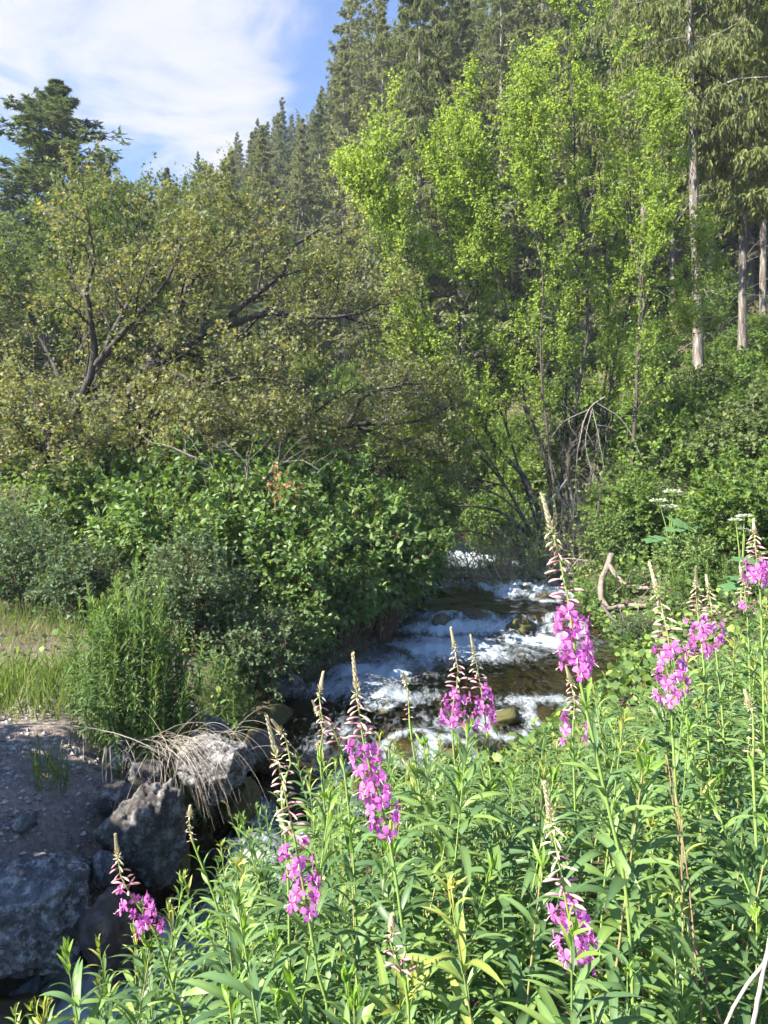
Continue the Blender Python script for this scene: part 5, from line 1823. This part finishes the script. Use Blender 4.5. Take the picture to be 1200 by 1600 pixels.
D = 12.6
tubes_thing('fallen_branch', [pl(D, (955, 868, 1.2), (950, 885, .9), (940, 905, .6), (938, 930, .3), (948, 950, .1), (975, 975, 0), (1010, 995, -.3), (1080, 1022, -1.2))], [.07], 'driftwood',
            'curved grey driftwood branch bent down into the creek', 'branch', twigs=6, seed=811, tl=.6, wob=.012, snap=.12)
tubes_thing('fallen_branch', [pl(D, (950, 883, .9), (975, 912, .5), (1010, 945, .1), (1045, 968, -.2), (1075, 990, -.5))], [.06], 'driftwood',
            'straight pale driftwood branch crossing behind the curved one', 'branch', twigs=7, seed=812, tl=.6, wob=.01, snap=.2)
tubes_thing('fallen_branch', [pl(D - .6, (940, 945), (965, 975), (1000, 1000), (1040, 1012))], [.03], 'twig_grey',
            'thin broken branch caught under the driftwood', 'branch', twigs=12, seed=813, tl=.5, snap=.1)
tubes_thing('fallen_branch', [pl(D - 1.4, (1030, 992), (1065, 1008), (1090, 1030))], [.03], 'twig_grey',
            'bleached stick lying at the water behind the fireweed', 'branch', twigs=3, seed=814, tl=.3)
D = 17.0
tubes_thing('dead_branch', [pl(D, (945, 620), (920, 640), (905, 690), (900, 730)), pl(D, (925, 635), (935, 680), (945, 740)), pl(D, (920, 640), (880, 660), (850, 700)), pl(D, (930, 628), (975, 660), (1005, 720)), pl(D, (925, 640), (915, 690), (925, 745))],
            [.018, .014, .012, .014, .012], 'twig_grey', 'tangle of bleached dead twigs hanging in the birch clump', 'branch', twigs=9, seed=815, tl=.75)
tubes_thing('dead_branch', [pl(D, (850, 860), (820, 830), (780, 800), (720, 790), (665, 800)), pl(D, (840, 850), (800, 790), (740, 760), (680, 775)), pl(D, (845, 855), (790, 850), (740, 830), (690, 835))],
            [.05, .035, .035], 'birch_bark', 'low bare branches sweeping from the birch foot towards the creek', 'branch', twigs=12, seed=816, tl=.8)
tubes_thing('dead_branch', [pl(D - .5, (870, 760), (880, 800), (870, 850)), pl(D - .5, (900, 770), (915, 810), (912, 870)), pl(D - .5, (925, 770), (935, 810), (960, 860)), pl(D - .5, (885, 750), (850, 800), (840, 855)), pl(D - .5, (890, 760), (900, 820), (890, 860))],
            [.03, .03, .03, .03, .03], 'twig_grey', 'thicket of dead hanging twigs around the birch foot', 'branch', twigs=14, seed=817, tl=.6)
D = 11.0
tubes_thing('dead_branch', [pl(D, (380, 770), (330, 730), (270, 700), (230, 690)), pl(D, (400, 770), (430, 730), (470, 720), (500, 735)), pl(D, (390, 770), (380, 720), (350, 690))], [.03, .028, .022], 'driftwood',
            'bare grey branches in the dark gap under the maple', 'branch', twigs=10, seed=818, tl=.6)


def thicket(label, centre, n, spread, h, seed, mat, leaf_m=None, nleaf=0):
    rs = RS(seed)
    base = centre.copy()
    a = rs.uniform(0, 6.28, n)
    r = np.sqrt(rs.random(n))
    p = np.stack([np.cos(a) * r * spread, np.sin(a) * r * spread * .6, np.zeros(n)], 1)
    p[:, 2] = ground_h(base[0] + p[:, 0], base[1] + p[:, 1]) - base[2] - .05
    d = unit(np.stack([np.cos(a) * r * .7 + rs.normal(0, .25, n), np.sin(a) * r * .5 + rs.normal(0, .25, n), np.ones(n)], 1))
    L = h * rs.uniform(.35, 1.1, n)
    P = [p]
    for k in range(8):
        d = unit(d + rs.normal(0, .10, d.shape) + np.array([0, 0, -.03 * k]))
        P.append(P[-1] + d * (L / 8)[:, None])
    P = np.stack(P, 1)
    R = rs.uniform(.008, .022, n)[:, None] * np.linspace(1, .25, 9)[None]
    g = Geo()
    V, q = tube_arrays(P, R, 5); g.add(V, q)
    A, AR = spawn(rs, P, R, 6, .15, .8, .4, 55, 18, 5, .2, (0, 0, -.06), .45, .003)
    V, q = tube_arrays(A, AR, 3); g.add(V, q)
    B, BR = spawn(rs, A, AR, 4, .2, .4, .4, 50, 18, 4, .22, (0, 0, -.06), .5, .002)
    V, q = tube_arrays(B[:, ::2], BR[:, ::2], 3); g.add(V, q)
    t = thing('twig_thicket', label, 'thicket', base)
    obj('twigs', g.mesh('twigs', MAT[mat]), t)
    if nleaf:
        f = Geo()
        pp, tg = anchors(rs, B, nleaf)
        scatter(rs, f, pp, crown_dirs(rs, tg, .2), .055 * rs.uniform(.6, 1.3, len(pp)), 'round')
        obj('leaves', f.mesh('leaves', MAT[leaf_m]), t)


def on_ground(px, d):
    x = (px - 600) / FPX * d
    return np.array([x, d, float(ground_h(x, d))])


thicket('brown thicket of thin suckers around the foot of the birch clump', on_ground(885, 16.9), 110, 1.5, 2.6, 881, 'twig_grey', 'birch_leaf', 2)
thicket('grey tangle of dead twigs below the arching birch stem', on_ground(770, 17.2), 55, 1.0, 1.9, 882, 'twig_grey', 'birch_leaf', 1)
thicket('brown twig tangle right of the birch clump', on_ground(985, 17.2), 50, .8, 2.2, 883, 'driftwood', 'shade_leaf', 2)
shrub('creek_plant', ROSE[1], 3.95, 11.2, 'leafy green plant growing under the driftwood in the water', .4, .55, z=-2.2, cat='plant')
shrub('creek_plant', ROSE[1], 4.1, 9.9, 'round green plant at the water in front of the driftwood', 2.4, .5, z=-2.28, cat='plant')
shrub('creek_plant', DOG[2], 5.3, 12.2, 'broad-leaved plant on the bank right of the driftwood', 1.4, .6, cat='plant')
shrub('creek_plant', DOG[1], 4.9, 15.0, 'leafy plant on the bank behind the driftwood', 4.4, .6, cat='plant')
# dry orange sprig
rs = RS(820)
o = tubes_thing('withered_sprig', [pl(10.2, (430, 800), (428, 760), (432, 722)), pl(10.2, (428, 770), (450, 755), (466, 765))], [.008, .006], 'brown_stalk', 'withered sprig with orange dead leaves above the dogwoods', 'branch', twigs=6, seed=819, tl=.2)
P = np.concatenate([np.array(pl(10.2, (430, 730), (436, 745), (424, 752), (452, 757), (465, 768), (432, 768), (445, 775))).repeat(9, 0)]) + rs.normal(0, .06, (63, 3)) - np.array(o.location)
g = Geo()
scatter(rs, g, P, unit(rs.normal(0, 1, P.shape) + [0, 0, -.5]), rs.uniform(.05, .09, 63), 'oval')
obj('leaves', g.mesh('leaves', MAT['orange_leaf']), o)

# dry stalks in the foreground
tubes_thing('dry_stalk', [pl(1.45, (1042, 1180), (1062, 1330), (1075, 1440), (1140, 1640))], [.0013], 'brown_stalk', 'thin brown dry stalk slanting through the fireweed', 'stalk', n=20, taper=2.2, seed=831, wob=.001)
tubes_thing('dry_stalk', [pl(1.4, (1050, 1200), (1075, 1370), (1085, 1480), (1100, 1640))], [.001], 'brown_stalk', 'second brown dry stalk close beside the slanting one', 'stalk', n=20, taper=2.2, seed=832, wob=.001)
tubes_thing('dry_stalk', [pl(1.25, (1210, 1440), (1190, 1530), (1170, 1640))], [.0042], 'straw', 'pale thick dry stalk at the bottom right corner', 'stalk', n=14, taper=.9, seed=833, wob=.001)
tubes_thing('dry_stalk', [pl(1.25, (1215, 1480), (1160, 1550), (1115, 1640))], [.003], 'straw', 'pale leaning dry stalk at the bottom right corner', 'stalk', n=14, taper=.9, seed=834, wob=.001)
tubes_thing('dry_stalk', [pl(5.4, (-20, 1136), (60, 1131), (130, 1136), (200, 1152), (262, 1182))], [.006], 'straw', 'long arched straw lying across the gravel bank', 'stalk', n=20, taper=.5, seed=835, wob=.002)
tubes_thing('dry_stalk', [pl(5.35, (165, 1165), (160, 1210), (170, 1260), (182, 1310)), pl(5.3, (166, 1168), (166, 1210), (164, 1250), (165, 1295)), pl(5.3, (172, 1168), (175, 1220), (180, 1270), (188, 1300))], [.006, .005, .005], 'straw', 'few straws hanging straight down over the gravel rim', 'stalk', n=14, taper=.5, seed=836, wob=.002)


def dry_tuft(name, label, px, py, d, n, seed, dirx, L, fall=.9):
    rs = RS(seed)
    base = PX(px, py, d)
    t = Geo()
    m = 10
    p = np.zeros((n, 3)) + rs.normal(0, .09, (n, 3)) * [1.6, .8, .4]
    dv = unit(np.stack([rs.normal(dirx, .45, n), rs.normal(-.5, .3, n), rs.uniform(.0, .7, n)], 1))
    ln = L * rs.uniform(.5, 1.2, n)
    P = [p]
    for k in range(m - 1):
        dv = unit(dv + np.array([0, 0, -fall * .32]) + rs.normal(0, .03, dv.shape))
        P.append(P[-1] + dv * (ln / (m - 1))[:, None])
    P = np.stack(P, 1)
    V, q = tube_arrays(P, np.full((n, m), .0018) * np.linspace(1, .4, m)[None], 3)
    t.add(V, q, 0, np.repeat(rs.random(n), m * 3))
    o = obj(name, t.mesh(name, MAT['straw']), None, tuple(base))
    return tag(o, label, 'grass tuft')


dry_tuft('dry_grass_tuft', 'dry pale grass tuft drooping over the dark boulder', 262, 1160, 5.65, 75, 841, .55, .8, .62)
dry_tuft('dry_grass_tuft', 'thin dry grass tuft hanging beside the bluish boulder', 318, 1150, 5.9, 50, 842, .3, .6, .7)
dry_tuft('dry_grass_tuft', 'sparse dry grass at the foot of the tall leafy clump', 120, 1130, 6.0, 70, 843, -.2, .5)


# cow parsnip: big lobed leaves and flat white umbels
def parsnip_leaf(seed):
    rs = RS(seed)
    g = Geo()
    n = 29
    a = np.linspace(-2.5, 2.5, n)
    r = (.62 + .38 * np.cos(a * .5)) * (.80 + .2 * np.cos(a * 5.0)) * (1 + .06 * np.sign(np.sin(a * 17)))
    V = [(0, 0, 0)] + [(r[i] * math.sin(a[i]) * .95, .35 + r[i] * math.cos(a[i]) * .75, -.16 * r[i] ** 2 + .05 * math.cos(a[i] * 5)) for i in range(n)]
    V[0] = (0, .25, .03)
    F = [(0, i + 2, i + 1) for i in range(n - 1)]
    g.add(V, F, 0, rs.random())
    return g.mesh('leaf', MAT['parsnip_leaf'])


PL = [parsnip_leaf(851), parsnip_leaf(852)]


def umbel_mesh(seed):
    rs = RS(seed)
    g = Geo()
    k = 16
    a = np.arange(k) * 2.399; r = np.sqrt((np.arange(k) + .5) / k)
    e = np.stack([np.cos(a) * r, np.sin(a) * r, .45 - .25 * r ** 2], 1)
    P = np.stack([np.zeros((k, 3)), e * [.6, .6, .8], e], 1)
    V, q = tube_arrays(P, np.full((k, 3), .022), 3); g.add(V, q, 1)
    c = np.repeat(e, 12, 0) + rs.normal(0, .10, (k * 12, 3)) * [1, 1, .35]
    scatter(rs, g, c, unit(rs.normal(0, 1, c.shape) * [1, 1, .3]), .16, 'round', upw=2, jit=.4, mat=0)
    return g.mesh('umbel', [MAT['white_flower'], MAT['green_stem']])


UM = [umbel_mesh(861), umbel_mesh(862)]


def cow_parsnip(d, umbels, leaves, label, seed):
    rs = RS(seed)
    c = np.mean([PX(u[0], u[1], d) for u in umbels], 0) if umbels else PX(leaves[0][0], leaves[0][1], d)
    gz = float(ground_h(c[0], d)) - .03
    base = np.array([c[0], d, gz])
    t = thing('cow_parsnip', label, 'plant', base)
    for (px, py, s) in umbels:
        e = PX(px, py, d) - base
        P = resample(np.array([[0, 0, 0], [e[0] * .3, 0, e[2] * .6], e]), 8)
        g = Geo(); V, q = tube_arrays(P[None], np.linspace(.014, .007, 8)[None], 5); g.add(V, q)
        so = obj('stem', g.mesh('stem', MAT['green_stem']), t)
        add_child('umbel', UM[int(rs.integers(0, 2))], so, frame_m(e, (0, 1, 0), (rs.normal(0, .15), -.65, 1), s))
    for (px, py, s) in leaves:
        e = PX(px, py, d - .3) - base
        dv = np.array([rs.normal(0, .5), -.7, -.1])
        P = resample(np.array([[0, 0, .1], e * .6 + [0, 0, .1], e]), 6)
        g = Geo(); V, q = tube_arrays(P[None], np.linspace(.01, .006, 6)[None], 4); g.add(V, q)
        so = obj('leaf_stalk', g.mesh('leaf_stalk', MAT['green_stem']), t)
        add_child('leaf', PL[int(rs.integers(0, 2))], so, frame_m(e, dv, (rs.normal(0, .2), -.5, 1), s))


cow_parsnip(13.5, [(1046, 796, .21), (1062, 800, .16), (1030, 786, .17), (1052, 772, .18)], [(1070, 815, .36), (1050, 822, .36), (1085, 818, .34), (1035, 838, .3), (1065, 835, .34), (1010, 840, .3), (1115, 842, .34)],
            'cow parsnip with white umbels over big lobed leaves beside the birch clump', 871)
cow_parsnip(10.2, [(1150, 815, .10), (1163, 809, .11), (1164, 831, .11)], [(1160, 870, .3), (1150, 900, .3), (1180, 905, .3), (1130, 910, .28)],
            'cow parsnip with three white umbels at the right edge', 872)

# ------------------------------------------------------------------ haze in the valley air


def build_haze():
    lo = np.array([-215, -30, -12.0]); hi = np.array([215, 220, 112.0])
    V = np.array([[x, y, z] for z in (lo[2], hi[2]) for y in (lo[1], hi[1]) for x in (lo[0], hi[0])])
    F = np.array([[0, 2, 3, 1], [4, 5, 7, 6], [0, 1, 5, 4], [2, 6, 7, 3], [0, 4, 6, 2], [1, 3, 7, 5]])
    m, nt, out = new_mat('haze')
    v = nt.nodes.new('ShaderNodeVolumePrincipled')
    v.inputs['Color'].default_value = (.86, .92, 1.0, 1)
    v.inputs['Density'].default_value = .0006
    v.inputs['Anisotropy'].default_value = .1
    nt.links.new(v.outputs[0], out.inputs['Volume'])
    o = obj('haze', mesh('haze', V, [F], m, False))
    tag(o, 'thin blue haze in the valley air', 'haze', kind='stuff')


HAZE = True
if HAZE:
    build_haze()
